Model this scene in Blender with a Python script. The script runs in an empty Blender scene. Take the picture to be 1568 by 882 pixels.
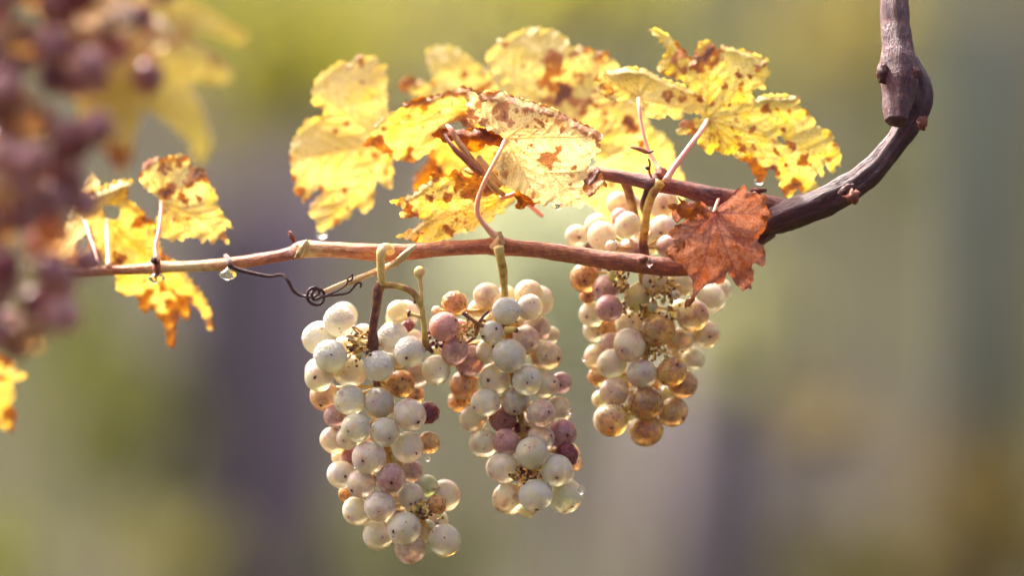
import bpy, math, random
import numpy as np
from mathutils import Vector, Quaternion
from mathutils.geometry import delaunay_2d_cdt

scene = bpy.context.scene
col = scene.collection
rng = np.random.default_rng(7)
random.seed(7)

# ---------------------------------------------------------------- camera
CAM_D, CAM_H, FW = 2.5, 1.2, 0.45          # distance to the bunches, lens height, width seen there (metres)
K = FW / 1568.0                              # metres per photo pixel at the bunches
cam_data = bpy.data.cameras.new('camera')
cam = bpy.data.objects.new('camera', cam_data)
col.objects.link(cam)
cam.location = (0, -CAM_D, CAM_H)
cam.rotation_euler = (math.radians(90), 0, 0)
cam_data.sensor_width = 36.0
cam_data.lens = 36.0 * CAM_D / FW            # 200 mm
cam_data.clip_start = 0.05
cam_data.clip_end = 500.0
cam_data.dof.use_dof = True
cam_data.dof.focus_distance = CAM_D - 0.012
cam_data.dof.aperture_fstop = 3.2
cam_data.dof.aperture_blades = 0
scene.camera = cam

# ---------------------------------------------------------------- sky, sun, exposure
SUN_EL, SUN_AZ = 50.0, 130.0                 # azimuth: angle from +X, counter-clockwise (sun stands back left)
d = Vector((math.cos(math.radians(SUN_EL)) * math.cos(math.radians(SUN_AZ)),
            math.cos(math.radians(SUN_EL)) * math.sin(math.radians(SUN_AZ)),
            math.sin(math.radians(SUN_EL))))
world = bpy.data.worlds.new('World')
scene.world = world
world.use_nodes = True
wn = world.node_tree
wn.nodes.clear()
sky = wn.nodes.new('ShaderNodeTexSky')
sky.sky_type = 'NISHITA'
sky.sun_disc = False
sky.sun_elevation = math.radians(SUN_EL)
sky.sun_rotation = math.radians(90.0 - SUN_AZ)
sky.dust_density = 10.0
sky.air_density = 0.35
sky.ozone_density = 0.0
bg = wn.nodes.new('ShaderNodeBackground')
bg.inputs['Strength'].default_value = 0.15
wo = wn.nodes.new('ShaderNodeOutputWorld')
wn.links.new(sky.outputs[0], bg.inputs[0])
wn.links.new(bg.outputs[0], wo.inputs[0])
sun_data = bpy.data.lights.new('sun', 'SUN')
sun_data.energy = 2.0
sun_data.angle = math.radians(1.5)
sun_data.color = (1.0, 0.945, 0.86)
sun = bpy.data.objects.new('sun', sun_data)
col.objects.link(sun)
sun.rotation_mode = 'QUATERNION'
sun.rotation_quaternion = d.to_track_quat('Z', 'Y')
sun.location = (0, 0, 5)

scene.view_settings.view_transform = 'Standard'
scene.view_settings.look = 'None'
scene.view_settings.exposure = 2.25
scene.view_settings.gamma = 1.0
scene.cycles.use_denoising = True
scene.cycles.max_bounces = 8
scene.cycles.transmission_bounces = 6
scene.cycles.sample_clamp_indirect = 6.0

# ---------------------------------------------------------------- helpers
def P(px, py, y=0.0):
    """photo pixel -> point at depth y behind the plane of focus"""
    s = K * (CAM_D + y) / CAM_D
    return Vector(((px - 784.0) * s, y, CAM_H + (441.0 - py) * s))

def tag(o, label=None, cat=None, group=None, kind=None):
    if label: o['label'] = label
    if cat: o['category'] = cat
    if group: o['group'] = group
    if kind: o['kind'] = kind
    return o

def thing(name, loc, label, cat, group=None):
    o = bpy.data.objects.new(name, None)
    o.empty_display_size = 0.01
    o.location = loc
    col.objects.link(o)
    return tag(o, label, cat, group)

def obj(name, verts, faces, mat, parent=None, origin=None, smooth=True, attrs=None):
    org = Vector(parent.location) if parent is not None else (Vector(origin) if origin is not None else Vector((0, 0, 0)))
    v = np.asarray(verts, dtype=float) - np.array(org)
    me = bpy.data.meshes.new(name)
    me.from_pydata(v.tolist(), [], [tuple(int(i) for i in f) for f in faces])
    if smooth:
        me.polygons.foreach_set('use_smooth', [True] * len(me.polygons))
    for an, (typ, data) in (attrs or {}).items():
        a = me.attributes.new(an, typ, 'POINT')
        a.data.foreach_set('vector' if typ == 'FLOAT_VECTOR' else 'value', np.asarray(data, dtype=float).ravel())
    me.materials.append(mat)
    me.update()
    o = bpy.data.objects.new(name, me)
    col.objects.link(o)
    if parent is not None:
        o.parent = parent
    else:
        o.location = org
    return o

class NT:
    """small node-tree writer"""
    def __init__(self, name):
        self.m = bpy.data.materials.new(name)
        self.m.use_nodes = True
        self.t = self.m.node_tree
        self.t.nodes.clear()
        self.out = self.t.nodes.new('ShaderNodeOutputMaterial')
    def n(self, typ, **kw):
        nd = self.t.nodes.new(typ)
        for k, v in kw.items():
            setattr(nd, k, v)
        return nd
    def put(self, sock, v):
        if isinstance(v, bpy.types.NodeSocket):
            self.t.links.new(v, sock)
        elif isinstance(v, (tuple, list)) and len(v) == 3 and sock.type == 'RGBA':
            sock.default_value = (*v, 1)
        else:
            sock.default_value = v
    def math(self, op, a, b=0.0, c=None, clamp=False):
        nd = self.n('ShaderNodeMath', operation=op, use_clamp=clamp)
        self.put(nd.inputs[0], a); self.put(nd.inputs[1], b)
        if c is not None: self.put(nd.inputs[2], c)
        return nd.outputs[0]
    def vmath(self, op, a, b=None, scale=None):
        nd = self.n('ShaderNodeVectorMath', operation=op)
        self.put(nd.inputs[0], a)
        if b is not None: self.put(nd.inputs[1], b)
        if scale is not None: self.put(nd.inputs['Scale'], scale)
        return nd.outputs['Value'] if op in ('LENGTH', 'DISTANCE', 'DOT_PRODUCT') else nd.outputs[0]
    def mix(self, f, a, b):
        nd = self.n('ShaderNodeMix', data_type='RGBA')
        self.put(nd.inputs[0], f); self.put(nd.inputs[6], a); self.put(nd.inputs[7], b)
        return nd.outputs[2]
    def noise(self, vec, scale, detail=3.0, rough=0.5, dist=0.0, color=False):
        nd = self.n('ShaderNodeTexNoise')
        if vec is not None: self.put(nd.inputs['Vector'], vec)
        nd.inputs['Scale'].default_value = scale
        nd.inputs['Detail'].default_value = detail
        nd.inputs['Roughness'].default_value = rough
        nd.inputs['Distortion'].default_value = dist
        return nd.outputs['Color'] if color else nd.outputs['Fac']
    def voro(self, vec, scale, feature='F1', out='Distance'):
        nd = self.n('ShaderNodeTexVoronoi', feature=feature)
        if vec is not None: self.put(nd.inputs['Vector'], vec)
        nd.inputs['Scale'].default_value = scale
        return nd.outputs[out]
    def step(self, v, lo, hi):
        nd = self.n('ShaderNodeMapRange', interpolation_type='SMOOTHSTEP')
        self.put(nd.inputs[0], v)
        self.put(nd.inputs[1], lo); self.put(nd.inputs[2], hi)
        nd.inputs[3].default_value = 0.0; nd.inputs[4].default_value = 1.0
        return nd.outputs[0]
    def attr(self, name, out='Fac'):
        nd = self.n('ShaderNodeAttribute', attribute_name=name)
        return nd.outputs[out]
    def bump(self, h, strength, dist, normal=None):
        nd = self.n('ShaderNodeBump')
        nd.inputs['Strength'].default_value = strength
        nd.inputs['Distance'].default_value = dist
        self.put(nd.inputs['Height'], h)
        if normal is not None: self.put(nd.inputs['Normal'], normal)
        return nd.outputs[0]
    def bsdf(self, **kw):
        nd = self.n('ShaderNodeBsdfPrincipled')
        for k, v in kw.items():
            self.put(nd.inputs[k.replace('_', ' ')], v)
        return nd
    def finish(self, shader):
        self.t.links.new(shader, self.out.inputs['Surface'])
        return self.m

# ---------------------------------------------------------------- materials
def mat_grape():
    m = NT('grape_skin')
    oi = m.n('ShaderNodeObjectInfo')
    tc = m.n('ShaderNodeTexCoord').outputs['Object']
    sep = m.n('ShaderNodeSeparateColor'); m.put(sep.inputs[0], oi.outputs['Color'])
    amber, purple, green = sep.outputs[0], sep.outputs[1], sep.outputs[2]
    frost = oi.outputs['Alpha']
    off = m.vmath('SCALE', (41.0, 17.0, 29.0), scale=oi.outputs['Random'])
    v = m.vmath('ADD', tc, off)
    lo = m.noise(v, 1.1, 3, 0.55, 0.4)
    mid = m.noise(v, 2.6, 4, 0.6, 0.6)
    fine = m.noise(v, 9.0, 4, 0.65)
    # pulp colour
    pale = m.mix(m.step(fine, 0.3, 0.7), (0.94, 0.89, 0.60), (0.96, 0.93, 0.72))
    c = m.mix(green, pale, (0.60, 0.66, 0.20))
    c = m.mix(m.math('MULTIPLY', amber, 0.85), c, (0.95, 0.74, 0.20))
    am = m.mix(m.step(mid, 0.35, 0.7), (0.84, 0.52, 0.08), (0.44, 0.14, 0.03))
    amf = m.step(m.math('ADD', lo, m.math('MULTIPLY', amber, 0.46)), 0.62, 0.86)
    c = m.mix(m.math('MULTIPLY', amf, 0.95), c, am)
    # purple flush in the skin, mottled
    pf = m.step(m.math('ADD', m.math('ADD', m.math('MULTIPLY', mid, 0.7), m.math('MULTIPLY', fine, 0.3)), m.math('MULTIPLY', purple, 0.6)), 0.62, 1.0)
    c = m.mix(pf, c, m.mix(m.step(purple, 0.70, 1.02), (0.56, 0.27, 0.28), (0.17, 0.018, 0.026)))
    # waxy bloom, lavender white, worn off in patches
    bl = m.math('MULTIPLY_ADD', m.step(m.noise(v, 2.2, 6, 0.72, 0.3), 0.40, 0.58), 0.8, 0.2)
    bl = m.math('MULTIPLY', bl, m.math('MULTIPLY_ADD', frost, 0.35, m.math('MULTIPLY_ADD', oi.outputs['Random'], 0.35, 0.30)))
    bl = m.math('MULTIPLY', bl, m.math('MULTIPLY_ADD', m.step(purple, 0.5, 0.85), -0.8, 1.0))
    bl = m.math('MULTIPLY', bl, m.math('MULTIPLY_ADD', m.step(amber, 0.4, 0.9), -0.65, 1.0))
    skin = c
    # faint meridian streaks
    st = m.noise(m.vmath('MULTIPLY', v, (7.0, 7.0, 1.2)), 1.5, 3, 0.6)
    c = m.mix(m.math('MULTIPLY', m.step(st, 0.54, 0.68), 0.30), c, (0.55, 0.36, 0.28))
    # blossom scar at the free end (+Z) with a rusty halo
    wob = m.math('MULTIPLY', m.math('SUBTRACT', m.noise(v, 11.0, 4, 0.65), 0.5), 0.36)
    dz = m.math('ADD', m.vmath('DISTANCE', tc, (0.0, 0.0, 1.0)), wob)
    halo = m.step(m.math('ADD', dz, m.math('MULTIPLY', wob, 1.5)), 0.46, 0.14)
    c = m.mix(m.math('MULTIPLY', halo, m.math('MULTIPLY_ADD', amber, 0.5, 0.25)), c, (0.42, 0.14, 0.06))
    scar = m.step(m.math('ADD', dz, m.math('MULTIPLY', m.math('FRACT', m.math('MULTIPLY', oi.outputs['Random'], 7.3)), 0.13)), 0.15, 0.11)
    # flecks
    vd = m.voro(v, 1.9)
    vr = m.voro(v, 1.9, out='Color')
    vs = m.n('ShaderNodeSeparateColor'); m.put(vs.inputs[0], vr)
    fl = m.math('MULTIPLY', m.step(m.math('ADD', vd, m.math('MULTIPLY', wob, 0.5)), 0.115, 0.075), m.step(vs.outputs[0], 0.52, 0.57))
    bigb = m.math('MULTIPLY', m.step(m.math('ADD', m.voro(v, 0.8), m.math('MULTIPLY', wob, 1.2)), 0.26, 0.17), m.step(m.math('ADD', lo, m.math('MULTIPLY', amber, 0.25)), 0.56, 0.66))
    c = m.mix(m.math('MULTIPLY', bigb, 0.8), c, (0.38, 0.12, 0.05))
    dark = m.math('MAXIMUM', scar, fl)
    c = m.mix(dark, c, (0.06, 0.018, 0.025))
    beads = m.voro(tc, 17.0)
    fh = m.math('MULTIPLY', m.step(beads, 0.5, 0.1), m.step(frost, 0.45, 0.9))
    h = m.math('ADD', m.math('MULTIPLY', fine, 0.25), m.math('MULTIPLY', fh, 0.9))
    h = m.math('SUBTRACT', h, m.math('MULTIPLY', dark, 0.5))
    nrm = m.bump(h, 0.35, 0.0006)
    rough = m.math('MULTIPLY_ADD', bl, 0.20, 0.26)
    b = m.bsdf(Base_Color=c, Roughness=rough, Normal=nrm)
    b.inputs['IOR'].default_value = 1.38
    b.inputs['Specular IOR Level'].default_value = 0.5
    b.subsurface_method = 'RANDOM_WALK'
    m.put(b.inputs['Subsurface Weight'], m.math('MULTIPLY_ADD', m.math('MAXIMUM', dark, m.step(purple, 0.7, 1.0)), -0.9, 0.92))
    b.inputs['Subsurface Radius'].default_value = (1.0, 0.72, 0.30)
    b.inputs['Subsurface Scale'].default_value = 0.008
    m.put(b.inputs['Transmission Weight'], m.math('MULTIPLY_ADD', m.math('MAXIMUM', dark, m.step(purple, 0.5, 0.9)), -0.5, 0.62))
    blo = m.bsdf(Base_Color=m.mix(dark, m.mix(pf, m.mix(m.step(frost, 0.55, 1.0), (0.76, 0.66, 0.72), (0.90, 0.85, 0.76)), (0.44, 0.30, 0.38)), (0.06, 0.018, 0.025)), Roughness=0.6, Normal=nrm)
    blo.inputs['Specular IOR Level'].default_value = 0.3
    mx = m.n('ShaderNodeMixShader')
    m.put(mx.inputs[0], m.math('MULTIPLY', bl, 0.62))
    m.t.links.new(b.outputs[0], mx.inputs[1]); m.t.links.new(blo.outputs[0], mx.inputs[2])
    return m.finish(mx.outputs[0])

def mat_leaf(name, base, base2, rustc, darkc, transl=0.42, spots=0.5, under=False, veinc=None):
    """a dying vine leaf: pale veins, rust patches, brown edge"""
    m = NT(name)
    tc = m.n('ShaderNodeTexCoord').outputs['Object']
    vein, edge, blot, seed = m.attr('vein'), m.attr('edge'), m.attr('blotch'), m.attr('seed')
    v = m.vmath('ADD', tc, m.vmath('SCALE', (1.0, 0.7, 0.3), scale=seed))
    lo = m.noise(v, 55.0, 4, 0.6, 0.3)
    mid = m.noise(v, 210.0, 5, 0.65, 0.5)
    fine = m.noise(v, 900.0, 3, 0.6)
    base, base2 = tuple(x * 0.71 for x in base), tuple(x * 0.78 for x in base2)
    c = m.mix(m.step(m.math('MULTIPLY_ADD', mid, 0.6, m.math('MULTIPLY', lo, 0.4)), 0.40, 0.60), base, base2)
    c = m.mix(m.math('MULTIPLY', m.step(m.math('MULTIPLY_ADD', fine, 0.5, m.math('MULTIPLY', mid, 0.5)), 0.48, 0.62), 0.5), c, tuple(x * y for x, y in zip(base, (0.80, 0.62, 0.60))))
    c = m.mix(m.math('MULTIPLY', vein, 0.8 if veinc is None else 0.8), c, veinc or tuple(x * y for x, y in zip(base, (0.70, 0.52, 0.42))))
    # rust: at the edge, in blotches, and scattered flecks
    r = m.math('ADD', m.math('MULTIPLY', edge, 0.40), m.math('MULTIPLY', blot, 0.62))
    r = m.math('ADD', r, m.math('MULTIPLY', m.math('SUBTRACT', m.math('ADD', m.math('MULTIPLY', mid, 0.6), m.math('MULTIPLY', lo, 0.4)), 0.5), 2.0))
    rust = m.step(r, 0.34, 0.56)
    vv = m.vmath('ADD', v, m.vmath('SCALE', m.noise(v, 300.0, 2, 0.5, color=True), scale=0.0022))
    sp = m.voro(vv, 170.0); sr = m.n('ShaderNodeSeparateColor'); m.put(sr.inputs[0], m.voro(vv, 170.0, out='Color'))
    gate = m.step(m.math('ADD', m.math('MULTIPLY', sr.outputs[0], 0.6), m.math('MULTIPLY', lo, 0.55)), 0.95 - 0.40 * spots, 1.0 - 0.40 * spots)
    sf = m.math('MULTIPLY', m.step(sp, m.math('MULTIPLY_ADD', sr.outputs[1], 0.30, 0.16), m.math('MULTIPLY', sr.outputs[1], 0.22)), gate)
    sp2 = m.voro(vv, 520.0); sr2 = m.n('ShaderNodeSeparateColor'); m.put(sr2.inputs[0], m.voro(vv, 520.0, out='Color'))
    sf2 = m.math('MULTIPLY', m.step(sp2, 0.34, 0.12), m.step(sr2.outputs[0], 0.86 - 0.25 * spots, 0.94 - 0.25 * spots))
    rust = m.math('MAXIMUM', rust, m.math('MAXIMUM', m.math('MULTIPLY', sf, 0.95), m.math('MULTIPLY', sf2, 0.85)))
    rc = m.mix(m.step(m.math('ADD', m.math('MULTIPLY', mid, 0.7), m.math('MULTIPLY', fine, 0.3)), 0.36, 0.66), rustc, darkc)
    rc = m.mix(m.step(m.math('ADD', blot, m.math('MULTIPLY', m.math('SUBTRACT', mid, 0.5), 1.2)), 1.05, 1.35), rc, (0.11, 0.025, 0.028))
    c = m.mix(m.math('MULTIPLY', rust, 0.93), c, rc)
    c = m.mix(m.math('MULTIPLY', m.math('MULTIPLY', m.step(vein, 0.75, 1.0), 0.35), m.step(fine, 0.4, 0.6)), c, rustc)
    cell = m.voro(vv, 620.0, 'DISTANCE_TO_EDGE')
    h = m.math('ADD', m.math('MULTIPLY', mid, 0.8), m.math('MULTIPLY', m.step(cell, 0.0, 0.16), 0.35))
    h = m.math('ADD', h, m.math('MULTIPLY', vein, 0.5 if under else -0.4))
    nrm = m.bump(h, 0.55, 0.0009)
    b = m.bsdf(Base_Color=c, Roughness=m.math('MULTIPLY_ADD', rust, 0.15, 0.48), Normal=nrm)
    b.inputs['Specular IOR Level'].default_value = 0.35
    tr = m.n('ShaderNodeBsdfTranslucent')
    sat = m.n('ShaderNodeHueSaturation'); sat.inputs['Saturation'].default_value = 1.12; sat.inputs['Value'].default_value = 1.0
    m.put(sat.inputs['Color'], c); m.put(tr.inputs[0], sat.outputs[0]); m.put(tr.inputs[1], nrm)
    mx = m.n('ShaderNodeMixShader')
    m.put(mx.inputs[0], m.math('MULTIPLY_ADD', rust, -0.26, transl))
    m.t.links.new(b.outputs[0], mx.inputs[1]); m.t.links.new(tr.outputs[0], mx.inputs[2])
    return m.finish(mx.outputs[0])

def mat_bark():
    """one bark for canes, stalks and petioles; the attribute tone runs from straw over orange brown to dark purple"""
    m = NT('cane_bark')
    v = m.attr('bark', 'Vector')
    tone = m.attr('tone')
    streak = m.noise(m.vmath('MULTIPLY', v, (1.0, 1.0, 0.14)), 2.6, 5, 0.65)
    streak2 = m.noise(m.vmath('MULTIPLY', v, (1.0, 1.0, 0.05)), 7.0, 4, 0.6)
    blotch = m.noise(m.vmath('MULTIPLY', v, (1.0, 1.0, 0.5)), 0.9, 4, 0.6, 0.3)
    t = m.math('ADD', tone, m.math('MULTIPLY', m.math('SUBTRACT', streak, 0.5), 0.85))
    t = m.math('ADD', t, m.math('MULTIPLY', m.math('SUBTRACT', blotch, 0.5), 0.55))
    cr = m.n('ShaderNodeValToRGB')
    el = cr.color_ramp.elements
    el[0].position, el[0].color = 0.0, (0.80, 0.56, 0.24, 1)
    el[1].position, el[1].color = 1.0, (0.050, 0.010, 0.017, 1)
    for p, c in ((0.22, (0.68, 0.27, 0.09)), (0.42, (0.47, 0.12, 0.042)), (0.60, (0.28, 0.075, 0.050)), (0.80, (0.095, 0.020, 0.026))):
        e = el.new(p); e.color = (*c, 1)
    m.put(cr.inputs[0], t)
    c = m.mix(m.math('MULTIPLY', m.step(streak2, 0.55, 0.72), 0.18), cr.outputs[0], (0.34, 0.22, 0.24))
    flake = m.math('MULTIPLY', m.step(m.noise(m.vmath('MULTIPLY', v, (1.0, 1.0, 0.25)), 1.3, 5, 0.75), 0.56, 0.70), m.step(tone, 0.55, 0.9))
    c = m.mix(m.math('MULTIPLY', flake, 0.42), c, (0.32, 0.20, 0.25))
    sp = m.math('MULTIPLY', m.step(m.voro(v, 1.5), 0.16, 0.08), m.step(m.noise(v, 0.6, 2), 0.5, 0.6))
    c = m.mix(m.math('MULTIPLY', sp, 0.8), c, (0.07, 0.025, 0.03))
    h = m.math('ADD', streak2, m.math('MULTIPLY', streak, 0.8))
    b = m.bsdf(Base_Color=c, Roughness=m.math('MULTIPLY_ADD', streak, 0.3, 0.34), Normal=m.bump(h, 0.8, 0.0016))
    b.inputs['Specular IOR Level'].default_value = 0.5
    return m.finish(b.outputs[0])

def mat_stem():
    """green and straw fruit stalks with corky spots"""
    m = NT('fruit_stalk')
    tc = m.n('ShaderNodeTexCoord').outputs['Object']
    tone = m.attr('tone')
    n1 = m.noise(tc, 320.0, 4, 0.6)
    n2 = m.noise(tc, 900.0, 3, 0.6)
    t = m.math('ADD', tone, m.math('MULTIPLY', m.math('SUBTRACT', n1, 0.5), 1.1))
    cr = m.n('ShaderNodeValToRGB')
    el = cr.color_ramp.elements
    el[0].position, el[0].color = 0.0, (0.80, 0.56, 0.22, 1)
    el[1].position, el[1].color = 1.0, (0.09, 0.035, 0.04, 1)
    for p, c in ((0.3, (0.60, 0.40, 0.08)), (0.55, (0.36, 0.17, 0.045)), (0.78, (0.20, 0.065, 0.045))):
        e = el.new(p); e.color = (*c, 1)
    m.put(cr.inputs[0], t)
    c = m.mix(m.math('MULTIPLY', m.step(n2, 0.62, 0.70), 0.75), cr.outputs[0], (0.06, 0.025, 0.02))
    b = m.bsdf(Base_Color=c, Roughness=0.5, Normal=m.bump(m.math('ADD', n1, n2), 0.5, 0.0006))
    b.inputs['Subsurface Weight'].default_value = 0.25
    b.inputs['Subsurface Radius'].default_value = (1, 0.7, 0.3)
    b.inputs['Subsurface Scale'].default_value = 0.0015
    return m.finish(b.outputs[0])

def mat_petiole():
    m = NT('leaf_stalk')
    tc = m.n('ShaderNodeTexCoord').outputs['Object']
    n1 = m.noise(tc, 260.0, 4, 0.6)
    c = m.mix(m.step(m.math('ADD', m.attr('tone'), m.math('MULTIPLY', m.math('SUBTRACT', n1, 0.5), 0.4)), 0.05, 0.30), (0.76, 0.50, 0.31), (0.66, 0.33, 0.25))
    c = m.mix(m.step(m.attr('tone'), 0.5, 0.8), c, (0.25, 0.09, 0.06))
    c = m.mix(m.math('MULTIPLY', m.step(m.noise(tc, 800.0, 3), 0.62, 0.7), 0.4), c, (0.40, 0.18, 0.12))
    b = m.bsdf(Base_Color=c, Roughness=0.45, Normal=m.bump(n1, 0.4, 0.0006))
    b.inputs['Subsurface Weight'].default_value = 0.6
    b.inputs['Subsurface Radius'].default_value = (1, 0.7, 0.45)
    b.inputs['Subsurface Scale'].default_value = 0.003
    return m.finish(b.outputs[0])

def mat_water():
    m = NT('water')
    b = m.bsdf(Base_Color=(1, 1, 1), Roughness=0.02)
    b.inputs['IOR'].default_value = 1.333
    b.inputs['Transmission Weight'].default_value = 1.0
    return m.finish(b.outputs[0])

def mat_simple(name, c1, c2, scale, rough=0.8, transl=0.0, c3=None):
    m = NT(name)
    tc = m.n('ShaderNodeTexCoord').outputs['Object']
    n = m.noise(tc, scale, 5, 0.6, 0.3)
    c = m.mix(m.step(n, 0.35, 0.65), c1, c2)
    if c3 is not None:
        c = m.mix(m.step(m.noise(tc, scale * 0.37, 3, 0.5), 0.5, 0.62), c, c3)
    b = m.bsdf(Base_Color=c, Roughness=rough, Normal=m.bump(n, 0.4, 0.01))
    b.inputs['Specular IOR Level'].default_value = 0.04
    if transl <= 0:
        return m.finish(b.outputs[0])
    tr = m.n('ShaderNodeBsdfTranslucent'); m.put(tr.inputs[0], c)
    mx = m.n('ShaderNodeMixShader'); mx.inputs[0].default_value = transl
    m.t.links.new(b.outputs[0], mx.inputs[1]); m.t.links.new(tr.outputs[0], mx.inputs[2])
    return m.finish(mx.outputs[0])

M_PET = mat_petiole()
M_GRAPE, M_BARK, M_STEM, M_WATER = mat_grape(), mat_bark(), mat_stem(), mat_water()
RUST, DARKR = (0.50, 0.19, 0.05), (0.27, 0.07, 0.025)
M_LEAF_YEL = mat_leaf('yellow_leaf', (0.92, 0.66, 0.17), (0.94, 0.74, 0.30), RUST, DARKR, 0.45, 0.75)
M_LEAF_SPOT = mat_leaf('spotted_yellow_leaf', (0.90, 0.62, 0.14), (0.92, 0.72, 0.28), RUST, DARKR, 0.42, 1.0)
M_LEAF_LIME = mat_leaf('spotted_lime_leaf', (0.84, 0.64, 0.12), (0.86, 0.71, 0.26), (0.54, 0.18, 0.035), (0.27, 0.07, 0.025), 0.45, 1.1)
M_LEAF_PALE = mat_leaf('pale_yellow_leaf', (0.92, 0.72, 0.20), (0.94, 0.78, 0.32), RUST, DARKR, 0.45, 0.6)
M_LEAF_UNDER = mat_leaf('leaf_underside', (0.92, 0.70, 0.28), (0.94, 0.78, 0.42), (0.56, 0.24, 0.09), (0.32, 0.11, 0.05), 0.52, 0.95, True)
M_LEAF_RED = mat_leaf('red_brown_leaf', (0.46, 0.14, 0.065), (0.66, 0.33, 0.22), (0.52, 0.16, 0.02), (0.22, 0.05, 0.03), 0.3, 0.5, veinc=(0.16, 0.05, 0.07))
M_LEAF_BROWN = mat_leaf('brown_leaf', (0.62, 0.28, 0.06), (0.46, 0.15, 0.03), (0.36, 0.09, 0.02), (0.14, 0.035, 0.02), 0.4, 0.6)
M_LEAF_NEAR = mat_leaf('muted_yellow_leaf', (0.60, 0.47, 0.12), (0.66, 0.55, 0.20), RUST, DARKR, 0.28, 0.9)
M_LEAF_GOLD = mat_leaf('golden_leaf', (0.86, 0.58, 0.13), (0.88, 0.66, 0.22), RUST, DARKR, 0.42, 0.6)

# ---------------------------------------------------------------- the setting
def ground():
    nx, ny = 60, 90
    xs = np.linspace(-90, 90, nx); ys = np.concatenate([np.linspace(-20, 26, 45), np.linspace(28, 160, 45)])
    X, Y = np.meshgrid(xs, ys)
    Z = np.where(Y > 22, (np.maximum(Y - 22, 0)) ** 1.25 * 0.16, 0.0)
    Z = Z + 0.03 * np.sin(X * 1.3) * np.cos(Y * 0.9)
    v = np.stack([X, Y, Z], -1).reshape(-1, 3)
    f = [(j * nx + i, j * nx + i + 1, (j + 1) * nx + i + 1, (j + 1) * nx + i) for j in range(ny - 1) for i in range(nx - 1)]
    m = mat_simple('vineyard_soil_and_grass', (0.027, 0.027, 0.012), (0.036, 0.034, 0.017), 0.9, 0.95, 0, (0.030, 0.026, 0.019))
    tag(obj('ground', v, f, m), kind='structure')
ground()

# ---------------------------------------------------------------- tubes
def catmull(pts, n):
    pts = np.asarray(pts, float)
    if len(pts) == 2:
        t = np.linspace(0, 1, n + 1)[:, None]
        return pts[0] * (1 - t) + pts[1] * t
    p = np.vstack([2 * pts[0] - pts[1], pts, 2 * pts[-1] - pts[-2]])
    out = []
    for i in range(1, len(p) - 2):
        for k in range(n):
            t = k / n
            a, b, c, e = p[i - 1], p[i], p[i + 1], p[i + 2]
            out.append(0.5 * ((2 * b) + (-a + c) * t + (2 * a - 5 * b + 4 * c - e) * t * t + (-a + 3 * b - 3 * c + e) * t ** 3))
    out.append(p[-2])
    return np.array(out)

def tube(path, sides=14, step=5, ridge=0.06, rough=0.04, tone=0.4, cap=True, seed=0):
    """path of (px, py, y, r_px[, tone]) -> verts, faces, attributes"""
    path = [tuple(p) + ((tone,) if len(p) == 4 else ()) for p in path]
    q = catmull(path, step)
    r2 = np.random.default_rng(seed + 11)
    ph = r2.uniform(0, 6.28, 5)
    C = np.array([P(a[0], a[1], a[2]) for a in q])
    R = np.maximum(q[:, 3], 0.2) * K * (CAM_D + q[:, 2]) / CAM_D
    T = np.gradient(C, axis=0)
    T /= np.linalg.norm(T, axis=1)[:, None] + 1e-12
    ref = np.array([0.0, 1.0, 0.0])
    if abs(T[0] @ ref) > 0.9: ref = np.array([1.0, 0, 0])
    s = np.concatenate([[0], np.cumsum(np.linalg.norm(np.diff(C, axis=0), axis=1))])
    V, B, TN, F = [], [], [], []
    th = np.linspace(0, 2 * math.pi, sides, endpoint=False)
    nrm = ref
    for i in range(len(C)):
        nrm = nrm - T[i] * (nrm @ T[i]); nrm = nrm / (np.linalg.norm(nrm) + 1e-12)
        bi = np.cross(T[i], nrm)
        rr = R[i] * (1 + ridge * np.sin(5 * th + ph[0] + s[i] * 60) * np.sin(2 * th + ph[1] - s[i] * 35)
                     + rough * np.sin(3 * th + ph[2] + s[i] * 300) + rough * 0.7 * np.sin(s[i] * 520 + ph[3]) + r2.normal(0, rough * 0.25, sides))
        for k in range(sides):
            V.append(C[i] + rr[k] * (math.cos(th[k]) * nrm + math.sin(th[k]) * bi))
            rk = R[i] / 0.0015
            B.append((math.cos(th[k]) * rk * 0.5, math.sin(th[k]) * rk * 0.5, s[i] / 0.0015 + seed * 3.3))
            TN.append(q[i, 4])
    n = len(C)
    for i in range(n - 1):
        for k in range(sides):
            k2 = (k + 1) % sides
            F.append((i * sides + k, i * sides + k2, (i + 1) * sides + k2, (i + 1) * sides + k))
    if cap:
        for i, e, sg in ((0, q[0], -1), (n - 1, q[-1], 1)):
            V.append(C[i] + T[i] * sg * R[i] * 0.35); B.append((0, 0, s[i] / 0.0015)); TN.append(e[4])
            for k in range(sides):
                a, b = i * sides + k, i * sides + (k + 1) % sides
                F.append((b, a, len(V) - 1) if sg < 0 else (a, b, len(V) - 1))
    return np.array(V), F, B, TN

class Bag:
    def __init__(self): self.v, self.f, self.b, self.t, self.n = [], [], [], [], 0
    def add(self, T):
        v, f, b, t = T
        self.v.append(v); self.b.append(np.array(b, float)); self.t.append(np.array(t, float))
        self.f += [tuple(i + self.n for i in x) for x in f]; self.n += len(v)
        return self
    def build(self, name, mat, parent=None, origin=None):
        return obj(name, np.vstack(self.v), self.f, mat, parent, origin,
                   attrs={'bark': ('FLOAT_VECTOR', np.vstack(self.b)), 'tone': ('FLOAT', np.concatenate(self.t))})

def tube_obj(name, path, mat, parent, **kw):
    return Bag().add(tube(path, **kw)).build(name, mat, parent)

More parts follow.
